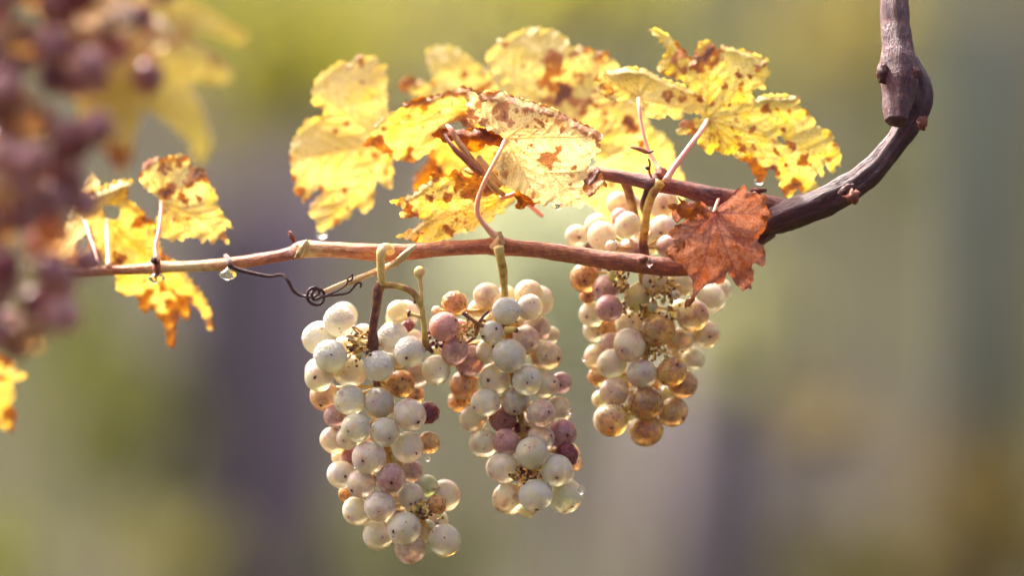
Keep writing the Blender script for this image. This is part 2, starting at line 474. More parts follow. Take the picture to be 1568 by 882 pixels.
def blob(px, py, y, rx, ry=None, rz=None, tone=0.5, rough=0.12, seed=0, rot=0.0):
    """small irregular knob"""
    ry = ry or rx; rz = rz or rx
    s = K * (CAM_D + y) / CAM_D
    r2 = np.random.default_rng(seed + 5)
    c = np.array(P(px, py, y)); V, F = [], []
    nu, nv = 12, 9
    ca, sa = math.cos(rot), math.sin(rot)
    amp = r2.normal(0, rough, (nv, nu))
    for j in range(nv):
        fi = math.pi * (j + 0.5) / nv
        for i in range(nu):
            th = 2 * math.pi * i / nu
            q = 1 + amp[j, i]
            x, z, yy = rx * q * math.sin(fi) * math.cos(th), ry * q * math.cos(fi), rz * q * math.sin(fi) * math.sin(th)
            V.append(c + np.array([x * ca - z * sa, yy, x * sa + z * ca]) * s)
    for j in range(nv - 1):
        for i in range(nu):
            F.append((j * nu + i, j * nu + (i + 1) % nu, (j + 1) * nu + (i + 1) % nu, (j + 1) * nu + i))
    V.append(c + np.array([-sa * ry, 0, ca * ry]) * s); V.append(c - np.array([-sa * ry, 0, ca * ry]) * s)
    for i in range(nu):
        F.append((len(V) - 2, (i + 1) % nu, i)); F.append((len(V) - 1, (nv - 1) * nu + i, (nv - 1) * nu + (i + 1) % nu))
    V = np.array(V)
    return V, F, (V - c) / 0.0015 + seed, [tone] * len(V)

# ---------------------------------------------------------------- the vine: old arm, two canes, buds, tendrils
vine = thing('grape_vine', P(1372, 110, 0.0), 'bare purple brown vine arm curving from upper right into two horizontal canes', 'grape vine')
arm = Bag()
arm.add(tube([(1148, 356, 0.012, 15), (1175, 341, 0.008, 20), (1212, 326, 0.004, 23), (1258, 309, 0, 22), (1302, 287, -0.004, 21),
              (1342, 255, -0.006, 19), (1374, 214, -0.006, 18), (1397, 178, -0.003, 20), (1408, 148, 0.0, 19), (1398, 120, 0.004, 21), (1384, 98, 0.006, 22)],
             sides=28, step=12, ridge=0.14, rough=0.035, tone=0.95, seed=1))
arm.add(blob(1305, 300, -0.022, 11, 10, 9, 0.55, 0.2, 3)).add(blob(1412, 188, -0.018, 9, 9, 9, 0.55, 0.2, 4))
arm.add(blob(1296, 290, -0.02, 14, 7, 7, 0.8, 0.1, 6, 0.6))
arm.build('old_arm', M_BARK, vine)
spur = Bag()
spur.add(tube([(1366, -160, 0.03, 22), (1368, -60, 0.015, 22), (1370, 10, 0.004, 22), (1372, 50, -0.002, 23), (1374, 80, -0.007, 25.5), (1376, 104, -0.011, 28), (1377, 124, -0.014, 28),
               (1376, 146, -0.017, 24), (1374, 166, -0.020, 20), (1373, 186, -0.023, 17.5)], sides=30, step=12, ridge=0.09, rough=0.03, tone=0.86, seed=2))
spur.add(blob(1352, 112, -0.018, 10, 14, 9, 0.8, 0.15, 8)).add(blob(1400, 112, -0.016, 9, 10, 9, 0.7, 0.15, 9))
spur.build('cut_spur', M_BARK, vine)

cane = Bag()
cane.add(tube([(70, 420, 0.035, 6, 0.25), (105, 418, 0.03, 6.5, 0.3), (150, 415, 0.03, 7, 0.35), (200, 413, 0.028, 7.5, 0.3), (240, 410, 0.026, 9.5, 0.1),
               (262, 409, 0.025, 8.5, 0.0), (310, 407, 0.02, 8.5, 0.05), (350, 404, 0.016, 9.5, 0.25), (400, 397, 0.01, 9, 0.36), (442, 389, 0.006, 9.5, 0.5),
               (456, 385, 0.004, 13, 0.45), (470, 382, 0.003, 13.5, 0.05), (500, 382, 0.002, 12, 0.22), (550, 385, 0.0, 12.5, 0.34), (590, 387, 0.0, 14, 0.3),
               (625, 386, 0, 12.5, 0.34), (680, 381, 0, 11.5, 0.42), (735, 378, 0, 11.5, 0.44), (762, 377, 0, 15, 0.5), (790, 379, 0, 12.5, 0.42), (850, 386, 0, 13, 0.42),
               (920, 397, 0, 14, 0.46), (975, 403, 0.0, 14.5, 0.5), (1040, 409, 0.0, 14, 0.55), (1095, 402, 0.004, 14, 0.6), (1140, 376, 0.01, 15, 0.7), (1178, 350, 0.014, 16, 0.8)],
              sides=22, step=9, ridge=0.05, rough=0.025, seed=3))
cane.add(blob(762, 362, -0.003, 9, 7, 9, 0.05, 0.2, 12)).add(blob(763, 377, -0.006, 10, 13, 12, 0.1, 0.15, 13))
cane.add(blob(463, 381, -0.0005, 6, 15, 13, 0.0, 0.15, 14, -0.5)).add(blob(240, 411, 0.02, 6, 13, 10, 0.5, 0.2, 15))
cane.build('lower_cane', M_BARK, vine)
up = Bag()
up.add(tube([(896, 260, 0.012, 5, 0.3), (912, 264, 0.010, 9, 0.45), (950, 271, 0.008, 10, 0.6), (985, 278, 0.006, 11, 0.7), (1003, 281, 0.005, 14, 0.72), (1025, 285, 0.005, 12, 0.6),
             (1062, 293, 0.006, 13, 0.62), (1086, 300, 0.006, 16, 0.75), (1110, 302, 0.008, 13, 0.6), (1150, 307, 0.01, 13, 0.62), (1185, 314, 0.01, 13, 0.7), (1215, 322, 0.008, 13, 0.8)],
            sides=20, step=9, ridge=0.05, rough=0.025, seed=4))
up.add(blob(1012, 266, 0.004, 9, 9, 9, 0.5, 0.2, 21)).add(blob(1160, 292, 0.004, 12, 5, 6, 0.65, 0.2, 22))
up.build('upper_cane', M_BARK, vine)
for px, py, y, a, b, t in ((447, 362, 0.002, 4, 9, 0.6), (236, 399, 0.018, 6, 5, 0.9), (143, 404, 0.026, 5, 4, 0.9), (985, 398, -0.016, 8, 6, 0.55)):
    Bag().add(blob(px, py, y, a, b, a, t, 0.15, int(px), 0.5 if px == 447 else 0)).build('bud', M_BARK, vine)
# torn straw coloured side shoot with its dead tendril
sh = Bag()
sh.add(tube([(636, 376, -0.013, 2.5, 0.0), (622, 388, -0.015, 5.5, 0.0), (606, 402, -0.012, 5.5, 0.02), (585, 412, -0.008, 5, 0.05), (548, 427, -0.004, 5, 0.0), (515, 441, -0.003, 5.5, 0.0), (496, 450, -0.003, 6, 0.1)], sides=12, step=6, ridge=0.1, seed=5))
sh.build('side_shoot', M_BARK, vine)
tb = Bag()
tb.add(tube([(346, 392, 0.012, 4), (350, 398, 0.004, 4.2), (352, 406, 0.001, 4), (362, 412, 0.002, 3.6), (385, 418, 0.003, 3), (412, 423, 0.003, 2.8), (432, 421, 0.002, 2.6), (441, 430, 0, 3), (450, 446, 0, 2.6), (463, 453, 0, 2.6), (480, 454, -0.004, 2.6),
             (489, 448, -0.010, 2.4), (483, 440, -0.012, 2.2), (472, 446, -0.010, 2.2), (472, 460, -0.008, 2.4), (483, 467, -0.006, 2.4), (494, 463, -0.006, 2.2), (496, 449, -0.008, 2.2), (487, 442, -0.010, 2.0),
             (477, 449, -0.012, 2.6), (482, 459, -0.012, 2.6), (495, 454, -0.010, 2.4), (515, 452, -0.006, 2), (532, 449, -0.004, 1.8), (541, 441, -0.004, 1.7), (547, 434, -0.004, 1.6), (553, 434, -0.004, 1.6), (552, 440, -0.005, 1.5)],
            sides=8, step=6, ridge=0.03, tone=0.95, seed=6))
tb.add(tube([(500, 452, -0.008, 2), (515, 446, -0.009, 1.8), (530, 436, -0.010, 1.5), (533, 426, -0.009, 1.5), (540, 420, -0.008, 1.5), (539, 428, -0.006, 1.5), (533, 430, -0.005, 1.3)], sides=7, step=6, tone=0.95, seed=7))
tb.build('tendril', M_BARK, vine)

# ---------------------------------------------------------------- grapes
def sphere_mesh(name, nu, nv, wob, wrinkle, seed):
    r2 = np.random.default_rng(seed)
    V, F = [(0, 0, 1.0)], []
    ph = r2.uniform(0, 6.28, 8)
    el = 1 + r2.uniform(-0.03, 0.06)
    for j in range(1, nv):
        fi = math.pi * j / nv
        for i in range(nu):
            th = 2 * math.pi * i / nu
            r = 1 + wob * (math.sin(2 * th + ph[0]) * math.sin(fi) + 0.7 * math.cos(2 * fi + ph[1]) + 0.5 * math.sin(3 * th + ph[2]) * math.sin(fi) ** 2)
            r -= wrinkle * abs(math.sin(4 * th + 3 * math.sin(2 * fi + ph[3]) + ph[4])) * math.sin(fi)
            r -= wrinkle * 0.6 * abs(math.sin(5 * fi + 2 * math.sin(th + ph[5])))
            V.append((r * math.sin(fi) * math.cos(th), r * math.sin(fi) * math.sin(th), r * el * math.cos(fi)))
    V.append((0, 0, -el))
    for i in range(nu): F.append((0, 1 + i, 1 + (i + 1) % nu))
    for j in range(nv - 2):
        for i in range(nu):
            a, b = 1 + j * nu + i, 1 + j * nu + (i + 1) % nu
            F.append((a, a + nu, b + nu, b))
    base = 1 + (nv - 2) * nu
    for i in range(nu): F.append((len(V) - 1, base + (i + 1) % nu, base + i))
    me = bpy.data.meshes.new(name)
    me.from_pydata(V, [], F)
    me.polygons.foreach_set('use_smooth', [True] * len(me.polygons))
    me.materials.append(M_GRAPE)
    return me
ROUND = [sphere_mesh('grape_%d' % i, 40, 28, 0.012, 0.0, 30 + i) for i in range(5)]
WRINK = [sphere_mesh('raisin_%d' % i, 48, 34, 0.04, 0.075, 50 + i) for i in range(2)]

#        amber purple green frost
TYPES = {'p': (0.16, 0.12, 0.04, 0.42), 'f': (0.05, 0.05, 0.02, 1.0), 'y': (0.12, 0.04, 0.30, 0.40), 'a': (0.72, 0.12, 0.05, 0.0), 'A': (1.0, 0.36, 0.0, 0.0),
         'u': (0.22, 0.50, 0.0, 0.35), 'd': (0.1, 1.0, 0.0, 0.0), 'w': (0.30, 0.88, 0.0, 0.0), 'r': (0.50, 0.80, 0.0, 0.0), 'b': (1.0, 0.30, 0.0, 0.0), 'g': (0.05, 0.0, 1.0, 0.05), 'e': (0.36, 0.14, 0.0, 0.25), 'm': (0.35, 0.72, 0.0, 0.15)}

def dew(parent, loc, r, seed, n=260):
    """frozen dew beads on the upper side of a grape: many tiny domes"""
    r2 = np.random.default_rng(seed)
    V, F = [], []
    for _ in range(n):
        a = r2.uniform(0, 2 * math.pi); z = r2.uniform(-0.1, 1.0)
        nr = np.array([math.sqrt(max(0, 1 - z * z)) * math.cos(a), math.sqrt(max(0, 1 - z * z)) * math.sin(a), z])
        if nr[1] > 0.5: continue
        t1 = np.cross(nr, [0, 0, 1.0]); t1 /= np.linalg.norm(t1) + 1e-9; t2 = np.cross(nr, t1)
        br = r2.uniform(0.025, 0.065)
        b0 = len(V)
        for k in range(5):
            q = 2 * math.pi * k / 5
            V.append(nr * 0.995 + br * (math.cos(q) * t1 + math.sin(q) * t2))
        for k in range(5):
            q = 2 * math.pi * (k + 0.5) / 5
            V.append(nr * (1 + br * 0.6) + br * 0.6 * (math.cos(q) * t1 + math.sin(q) * t2))
        V.append(nr * (1 + br * 0.85))
        for k in range(5):
            k2 = (k + 1) % 5
            F += [(b0 + k, b0 + k2, b0 + 5 + k), (b0 + k2, b0 + 5 + k2, b0 + 5 + k), (b0 + 5 + k, b0 + 5 + k2, b0 + 10)]
    return np.array(V), F

def mat_dew():
    m = NT('frozen_dew')
    b = m.bsdf(Base_Color=(0.90, 0.89, 0.90), Roughness=0.25)
    tr = m.n('ShaderNodeBsdfTranslucent'); tr.inputs[0].default_value = (0.92, 0.90, 0.86, 1)
    mx = m.n('ShaderNodeMixShader'); mx.inputs[0].default_value = 0.5
    m.t.links.new(b.outputs[0], mx.inputs[1]); m.t.links.new(tr.outputs[0], mx.inputs[2])
    return m.finish(mx.outputs[0])
M_DEW = mat_dew()

def bunch(root, rows, rach, y0, maxn=100, seed=0, drops=True, pedicel_tone=0.45):
    """rows: (px, py, r_px, layer, type[, spot dx, dy]); depths are relaxed so that berries only touch"""
    r2 = np.random.default_rng(seed)
    n = len(rows)
    X = np.array([[r[0], r[1]] for r in rows], float) * K
    R = np.array([r[2] for r in rows], float) * K * 0.985
    L = np.array([r[3] for r in rows], float)
    Y = L * 0.0062 + r2.uniform(-0.0006, 0.0006, n)
    pri = L + r2.uniform(0, 0.01, n)
    for it in range(160):
        moved = 0
        for i in range(n):
            for j in range(i + 1, n):
                dx = X[i, 0] - X[j, 0]; dz = X[i, 1] - X[j, 1]
                dd = math.hypot(dx, dz); s = 0.93 * (R[i] + R[j])
                if dd >= s: continue
                need = math.sqrt(s * s - dd * dd)
                gap = Y[j] - Y[i]
                sg = 1 if pri[j] >= pri[i] else -1
                if sg * gap < need:
                    mv = (need - sg * gap) * 0.25
                    Y[j] += sg * mv; Y[i] -= sg * mv * 0.6; moved = max(moved, mv)
        if moved < 2e-5: break
    Y = Y - np.percentile(Y, 12)
    Y = Y + y0
    stem = Bag()
    stem.add(tube(rach, sides=10, step=6, ridge=0.08, rough=0.06, tone=pedicel_tone, seed=seed))
    ax = catmull([tuple(p[:3]) for p in rach], 6)
    for i, row in enumerate(rows):
        px, py, rr, lay, ty = row[:5]
        if ty in 'db' and rr < 21 or ty == 'd': me = WRINK[i % 2]
        else: me = ROUND[int(r2.integers(0, 5))]
        sc = (CAM_D + Y[i]) / CAM_D
        o = bpy.data.objects.new('grape', me)
        o.location = P(px, py, Y[i]) - Vector(root.location)
        o.scale = (R[i] * sc * r2.uniform(0.94, 1.04), R[i] * sc * r2.uniform(0.94, 1.04), R[i] * sc * r2.uniform(0.95, 1.07))
        if len(row) >= 7:
            sx, sy = row[5] / rr, row[6] / rr
            dirv = Vector((sx, -math.sqrt(max(0.05, 1 - sx * sx - sy * sy)), -sy))
        else:
            a = r2.uniform(0, 2 * math.pi); m = r2.uniform(0.2, 0.95)
            dirv = Vector((m * math.cos(a), -math.sqrt(1 - m * m), -abs(m * math.sin(a)) * 0.8 + 0.1))
        q = dirv.normalized().to_track_quat('Z', 'Y')
        o.rotation_mode = 'QUATERNION'
        o.rotation_quaternion = q @ Quaternion((0, 0, 1), r2.uniform(0, 6.28))
        t = TYPES[ty]
        o.color = tuple(float(np.clip(c + r2.normal(0, 0.07), 0, 1)) for c in t)
        col.objects.link(o)
        o.parent = root
        if ty == 'f':
            dv, df = dew(o, None, R[i], seed * 100 + i, 900)
            dm = bpy.data.meshes.new('dew_beads'); dm.from_pydata(dv.tolist(), [], df); dm.materials.append(M_DEW)
            dm.polygons.foreach_set('use_smooth', [True] * len(dm.polygons))
            do = bpy.data.objects.new('dew_beads', dm); col.objects.link(do); do.parent = o
            do.rotation_mode = 'QUATERNION'; do.rotation_quaternion = o.rotation_quaternion.inverted()
            do['kind'] = 'stuff'
        # pedicel from the nearest axis point above the berry
        dist = np.hypot(ax[:, 0] - px, (ax[:, 1] - (py - 14)) * 1.4)
        k = int(np.argmin(dist))
        a3 = ax[k]
        back = -dirv.normalized()
        e = (px + back.x * rr * 0.9, py - back.z * rr * 0.9, float(Y[i]) + back.y * R[i] * 0.9)
        midp = ((a3[0] + e[0]) / 2 + r2.normal(0, 2), (a3[1] + e[1]) / 2 + r2.normal(2, 2), (a3[2] + e[2]) / 2)
        stem.add(tube([(a3[0], a3[1], a3[2], 2.6), (*midp, 2.0), (e[0], e[1], e[2], 2.4)], sides=6, step=4, rough=0.12, tone=float(np.clip(pedicel_tone - 0.15 + r2.normal(0, 0.15), 0, 1)), seed=seed * 200 + i))
        stem.add(blob(e[0], e[1], e[2], 4, 4, 4, 0.5, 0.25, seed * 50 + i))
    return stem, Y

def stubs(st, cx, cy, sx, sy, n, y, seed):
    """short broken berry stalks with flared ends"""
    r2 = np.random.default_rng(seed)
    for k in range(n):
        a, b = r2.normal(cx, sx), r2.normal(cy, sy)
        yy = y + r2.uniform(-0.004, 0.004)
        th = r2.uniform(0, 2 * math.pi); L = r2.uniform(5, 12)
        dx, dy = math.cos(th) * L, math.sin(th) * L
        t = r2.uniform(0.0, 0.45)
        st.add(tube([(a, b, yy, 1.6, t), (a + dx * 0.5 + r2.normal(0, 1), b + dy * 0.5 + r2.normal(0, 1), yy - 0.001, 1.5, t), (a + dx, b + dy, yy - 0.002, 2.2, t), (a + dx * 1.12, b + dy * 1.12, yy - 0.0022, 3.0, t + 0.1), (a + dx * 1.18, b + dy * 1.18, yy - 0.0024, 1.6, 0.9)],
                    sides=7, step=3, rough=0.15, seed=seed * 77 + k))

def rows_of(ox, oy, s, data):
    return [(ox + u / s, oy + v / s, r / s, l, t, *[c / s for c in rest]) for (u, v, r, l, t, *rest) in data]

def filler(rows, seed, count, lay=6.0, types='ppeua'):
    """berries on the far side of the bunch, where the camera sees them only through gaps"""
    r2 = np.random.default_rng(seed)
    cand = [r for r in rows if r[3] <= 1 and r[2] > 18]
    cx = {}
    out = []
    for r in cand:
        if len(out) >= count: break
        ok = all(math.hypot(o[0] - r[0], o[1] - r[1]) > 26 for o in out)
        if ok:
            out.append((r[0] + r2.normal(0, 3), r[1] + r2.normal(0, 3), r[2] * 0.92, lay, types[int(r2.integers(0, len(types)))]))
    return out

B1 = rows_of(440, 350, 3.267, [
    (260, 465, 80, 1, 'f'), (160, 550, 85, 2, 'f', -75, 25), (215, 640, 83, 0, 'f', 10, -10), (160, 740, 78, 1, 'y', -20, 5), (185, 837, 74, 3, 'a'),
    (315, 715, 86, 2, 'p', -30, 0), (380, 527, 52, 3, 'f'), (555, 415, 60, 1, 'y', -50, 5), (590, 428, 72, 3, 'p'), (530, 547, 77, 1, 'f', -60, 25), (612, 617, 81, 0, 'f', -15, 30),
    (458, 688, 81, 0, 'f', 35, 0), (602, 487, 34, 2.5, 'd'), (628, 560, 58, 3, 'p'), (545, 655, 55, 4, 'y'), (568, 778, 72, 2, 'A', 10, -25), (645, 730, 70, 3, 'u'),
    (312, 860, 77, 1, 'f', -55, 30), (460, 872, 78, 1, 'p', -28, -5), (613, 932, 83, 0, 'e', 40, 35), (640, 835, 48, 4, 'a'), (270, 600, 60, 4, 'y'), (500, 780, 60, 5, 'g')])
B1 += rows_of(440, 600, 3.267, [
    (697, 107, 66, 2.5, 'd'), (240, 120, 60, 2, 'u'), (342, 183, 74, 0, 'y', -35, 15), (488, 203, 78, 0, 'p', 25, 30), (232, 243, 70, 2, 'e'), (300, 235, 58, 1.6, 'p'),
    (602, 278, 80, 1, 'p', 45, 30), (705, 255, 60, 2.4, 'a'), (316, 325, 48, 3, 'm'), (265, 330, 46, 4, 'y'), (408, 331, 85, 0, 'p', -28, 15), (270, 415, 70, 1.4, 'p'),
    (370, 462, 76, 1, 'u', -50, 35), (518, 432, 75, 0, 'u', 5, 22), (620, 398, 62, 3, 'u'), (500, 300, 42, 3.6, 'g'), (540, 345, 40, 3.6, 'y'), (302, 512, 50, 4, 'a'),
    (464, 573, 81, 0, 'u', -5, 25), (345, 598, 71, 2, 'p', -40, 30), (618, 523, 69, 1, 'p', 0, 36), (700, 472, 56, 2, 'g', 35, 15), (788, 520, 78, 3, 'e'), (745, 566, 56, 1, 'b'),
    (455, 717, 76, 2, 'e'), (584, 684, 86, 0, 'p', -50, 15), (613, 787, 84, 1.3, 'u', 40, -10), (785, 742, 83, 1, 'p', -55, -45), (742, 655, 70, 4, 'y'), (690, 700, 62, 3.6, 'e'),
    (560, 540, 60, 4, 'e'), (420, 640, 50, 4, 'y'), (430, 260, 60, 4, 'e'), (560, 640, 55, 4, 'u')])
B1 = [r for r in B1]
B1 += filler(B1, 3, 26)

B2 = rows_of(640, 380, 3.529, [
    (200, 300, 74, 1.4, 'b', -10, -45), (142, 425, 84, 0, 'm', 65, -35), (222, 430, 48, 3, 'm'), (100, 337, 26, 2, 'e'), (198, 550, 82, 1, 'u'), (100, 660, 79, 1, 'y', -5, 70),
    (95, 553, 30, 3, 'g'), (372, 257, 77, 2, 'p', -5, -22), (330, 335, 60, 3, 'p'), (478, 340, 79, 0, 'f', 62, 0), (400, 456, 69, 0, 'y', 25, -22), (283, 612, 82, 2, 'm', -40, 60),
    (248, 740, 82, 2.4, 'a'), (598, 245, 78, 3, 'e'), (648, 285, 86, 3, 'p', 40, -70), (605, 320, 73, 1, 'p', 22, -25), (642, 435, 78, 3, 'u', 18, -22), (583, 492, 77, 1.4, 'u', 32, 35), (380, 556, 66, 2, 'p', 26, -22),
    (493, 581, 93, 0, 'y', 15, 65), (690, 582, 86, 2, 'e', 65, 15), (720, 470, 50, 4, 'y'), (415, 712, 86, 1, 'y', -38, 2), (590, 716, 88, 0, 'y', 0, 12), (690, 745, 76, 2, 'e', 46, -22),
    (773, 728, 62, 3, 'm'), (365, 836, 81, 1, 'p', -60, 25), (525, 826, 80, 2, 'p', -5, 55), (215, 835, 58, 4, 'b'), (480, 250, 50, 4.5, 'p'), (540, 420, 60, 4.5, 'e'), (440, 640, 50, 4, 'e')])
B2 += rows_of(660, 600, 3.529, [
    (595, 119, 79, 0, 'u', 42, -10), (690, 96, 76, 2, 'e'), (230, 145, 75, 2, 'e'), (175, 22, 60, 3, 'A'), (390, 142, 80, 2, 'm', 10, 10), (490, 200, 48, 2, 'd'),
    (283, 280, 80, 2, 'e', -42, 18), (408, 273, 75, 1, 'u', -28, -25), (593, 252, 76, 2, 'u', 55, -15), (710, 225, 78, 2, 'm', 30, 10), (545, 332, 94, 0, 'p', -12, -35), (733, 342, 70, 1, 'd', 20, 10),
    (778, 390, 42, 4, 'u'), (680, 428, 91, 0, 'y', 0, 35), (390, 415, 87, 1, 'e', -80, -15), (413, 575, 86, 1, 'e', -50, 60), (565, 560, 94, 0, 'p', 5, 85), (727, 565, 96, 1.6, 'y', 40, 60),
    (520, 640, 46, 3, 'y'), (520, 450, 60, 4, 'b'), (480, 60, 60, 4, 'e')])
B2 += filler(B2, 4, 26)

B3 = rows_of(850, 270, 4.01, [
    (130, 365, 70, 3, 'e'), (255, 300, 76, 3, 'p'), (390, 165, 78, 4.5, 'e'), (470, 170, 60, 5, 'y'), (400, 250, 58, 3, 'u'), (285, 366, 91, 1, 'p', 40, 55), (445, 301, 83, 0, 'y', 35, -50), (345, 428, 36, -0.5, 'y', -20, -10),
    (465, 470, 98, 1.4, 'u', 30, 10), (665, 175, 92, 4.5, 'e'), (665, 330, 96, 3, 'p', -20, 20), (695, 430, 72, 2.6, 'u', -60, 10), (600, 420, 60, 4, 'y'), (215, 435, 38, 3, 'd'),
    (180, 625, 92, 2, 'b', 0, 20), (197, 738, 52, 2.6, 'b', 0, 0), (312, 690, 84, 1.6, 'm', -55, 5), (360, 600, 42, 0.6, 'g', 5, 30), (330, 810, 86, 0, 'm'), (505, 742, 81, 1, 'g', -55, 0),
    (622, 640, 98, 1.4, 'y', -38, 5), (782, 655, 84, 2, 'y'), (742, 726, 30, 0, 'p'), (597, 805, 30, 0, 'g'), (958, 752, 95, 2, 'p', 60, 80), (1020, 700, 72, 3.4, 'y'), (230, 560, 60, 3, 'm'), (560, 560, 70, 4, 'e')])
B3 += rows_of(850, 400, 2.94, [
    (165, 240, 58, 3, 'y'), (172, 315, 50, 4, 'y'), (620, 245, 75, 0, 'a', 42, -22), (675, 330, 68, 2, 'e', 20, 10), (462, 313, 79, 0, 'a', 10, -10), (335, 285, 66, 2, 'p', 15, -10), (240, 300, 45, 3, 'b'),
    (335, 378, 78, 0, 'e', -37, 25), (250, 365, 48, 2.6, 'u', -22, -10), (560, 360, 66, 2, 'e', 12, 50), (620, 440, 54, 3, 'y', -30, -20), (257, 462, 69, 1, 'y', -45, 28), (180, 430, 56, 3, 'e', -22, 45), (190, 520, 46, 3, 'a'),
    (392, 508, 69, 0, 'e', 8, -5), (525, 498, 71, 0, 'A', 20, -30), (575, 555, 65, 2, 'a'), (267, 588, 69, 1, 'u', -12, -15), (205, 622, 42, 4, 'y'), (408, 640, 79, 0, 'A', -12, 0),
    (530, 680, 69, 2, 'a', 50, 32), (255, 718, 76, 0, 'a', 0, 30), (410, 762, 76, 1, 'A', -15, 42), (320, 520, 42, 3, 'y'), (330, 690, 50, 4, 'y'), (430, 560, 60, 4, 'a'), (560, 220, 50, 4, 'g'), (420, 230, 60, 4, 'y'), (500, 610, 50, 4, 'y')])
B3 += filler(B3, 5, 26, types='eeayp')

b1 = thing('grape_bunch', P(585, 400, 0.0), 'longest bunch of pale frosted grapes, leftmost of the sharp bunches on the lower cane', 'grape bunch', 'bunches of ripe grapes')
st, Y1 = bunch(b1, B1, [(572, 520, 0.006, 6.5, 0.8), (575, 570, 0.010, 6, 0.7), (585, 640, 0.012, 5.5, 0.5), (600, 720, 0.012, 4.5, 0.5), (640, 790, 0.010, 3.5, 0.4)], 0.0, seed=1)
st.add(tube([(598, 384, -0.008, 8, 0.0), (590, 380, -0.012, 8, 0.0), (584, 386, -0.015, 7.5, 0.0), (583, 402, -0.014, 6.5, 0.05), (584, 425, -0.012, 6, 0.12), (586, 436, -0.011, 5.5, 0.2)], sides=12, step=6, seed=31))
st.add(tube([(583, 432, -0.0105, 7, 0.8), (579, 446, -0.009, 8, 0.75), (576, 470, -0.006, 7, 0.85), (572, 500, -0.002, 7, 0.9), (570, 535, 0.003, 9, 0.9)], sides=12, step=6, seed=32))
st.add(tube([(581, 442, -0.009, 6.5, 0.7), (592, 437, -0.010, 5, 0.5), (612, 439, -0.011, 5, 0.45), (630, 446, -0.012, 5.2, 0.6), (642, 462, -0.012, 4.8, 0.4), (647, 480, -0.011, 4.5, 0.15), (650, 505, -0.009, 4.5, 0.25), (652, 525, -0.006, 5, 0.6), (662, 540, -0.003, 3, 0.8)], sides=10, step=6, seed=33))
st.add(tube([(645, 470, -0.012, 3.2, 0.4), (645, 450, -0.012, 3.0, 0.2), (643, 430, -0.012, 3.5, 0.15), (642, 425, -0.012, 4.5, 0.1)], sides=8, step=5, seed=34))
st.add(blob(642.5, 417, -0.012, 8.5, 9.5, 8.5, 0.15, 0.04, 35))
st.add(tube([(648, 486, -0.011, 3, 0.0), (636, 483, -0.011, 2.8, 0.0), (627, 480, -0.010, 3, 0.3)], sides=8, step=4, seed=36))
st.add(blob(626, 480, -0.010, 3.5, 5, 4, 0.9, 0.2, 37)).add(blob(635, 462, -0.012, 2.5, 3, 3, 0.9, 0.2, 38))
stubs(st, 548, 532, 9, 11, 22, 0.0, 301)
for k in range(12):                                  # warty green scars where berries were lost
    a, b = rng.normal(548, 8), rng.normal(532, 10)
    st.add(blob(a, b, rng.uniform(-0.004, 0.006), rng.uniform(2, 5), rng.uniform(2, 5), 4, rng.choice([0.1, 0.2, 0.3, 0.95]), 0.35, 300 + k))
stubs(st, 651, 783, 8, 8, 14, 0.0, 302)
for k in range(12):
    a, b = rng.normal(651, 8), rng.normal(783, 8)
    st.add(blob(a, b, rng.uniform(-0.004, 0.006), rng.uniform(2, 4.5), rng.uniform(2, 4.5), 3, rng.choice([0.2, 0.9, 0.95]), 0.35, 400 + k))
st.build('rachis', M_STEM, b1)

b2 = thing('grape_bunch', P(770, 385, 0.0), 'middle bunch of cream grapes with a brown shrunken grape at its top left', 'grape bunch', 'bunches of ripe grapes')
st, Y2 = bunch(b2, B2, [(774, 470, 0.006, 6, 0.3), (778, 505, 0.009, 6, 0.4), (785, 570, 0.012, 5.5, 0.5), (800, 650, 0.012, 5, 0.5), (812, 730, 0.010, 4, 0.7)], 0.0, seed=2)
st.add(tube([(763, 378, -0.013, 8, 0.1), (766, 394, -0.012, 7, 0.25), (770, 410, -0.008, 7, 0.35), (771, 428, -0.004, 6, 0.3), (773, 450, 0.0, 5.5, 0.3), (774, 474, 0.006, 6, 0.3)], sides=12, step=6, seed=41))
st.add(tube([(776, 500, 0.004, 4, 0.8), (752, 501, 0.000, 3.0, 0.7), (736, 498, -0.004, 3.0, 0.72), (722, 489, -0.007, 2.8, 0.7), (708, 479, -0.008, 3.0, 0.8)], sides=8, step=5, seed=42))
st.add(tube([(733, 494, -0.004, 2.6, 0.85), (741, 484, -0.003, 2.3, 0.85), (748, 477, -0.003, 2.6, 0.95)], sides=8, step=4, seed=43))
st.add(tube([(732, 498, -0.004, 2.8, 0.7), (728, 514, 0.0, 2.8, 0.75), (714, 524, 0.006, 2.6, 0.8), (690, 526, 0.006, 3, 0.9), (662, 528, 0.006, 3, 0.8), (652, 535, 0.004, 3.5, 0.8)], sides=8, step=5, seed=44))
st.add(tube([(775, 505, -0.004, 6, 0.2), (786, 505, -0.006, 5, 0.2), (793, 507, -0.007, 3, 0.9)], sides=8, step=4, seed=45))
stubs(st, 718, 508, 12, 9, 18, -0.002, 303)
for k in range(8):
    a, b = rng.normal(718, 12), rng.normal(508, 9)
    st.add(blob(a, b, rng.uniform(-0.006, 0.003), rng.uniform(1.5, 3.5), rng.uniform(1.5, 3.5), 3, rng.choice([0.1, 0.3, 0.95]), 0.35, 500 + k))
stubs(st, 808, 727, 11, 7, 14, 0.002, 304)
for k in range(16):
    a, b = rng.normal(808, 11), rng.normal(727, 7)
    st.add(blob(a, b, rng.uniform(-0.002, 0.006), rng.uniform(1.5, 4), rng.uniform(1.5, 4), 3, rng.choice([0.5, 0.9, 0.95]), 0.35, 600 + k))
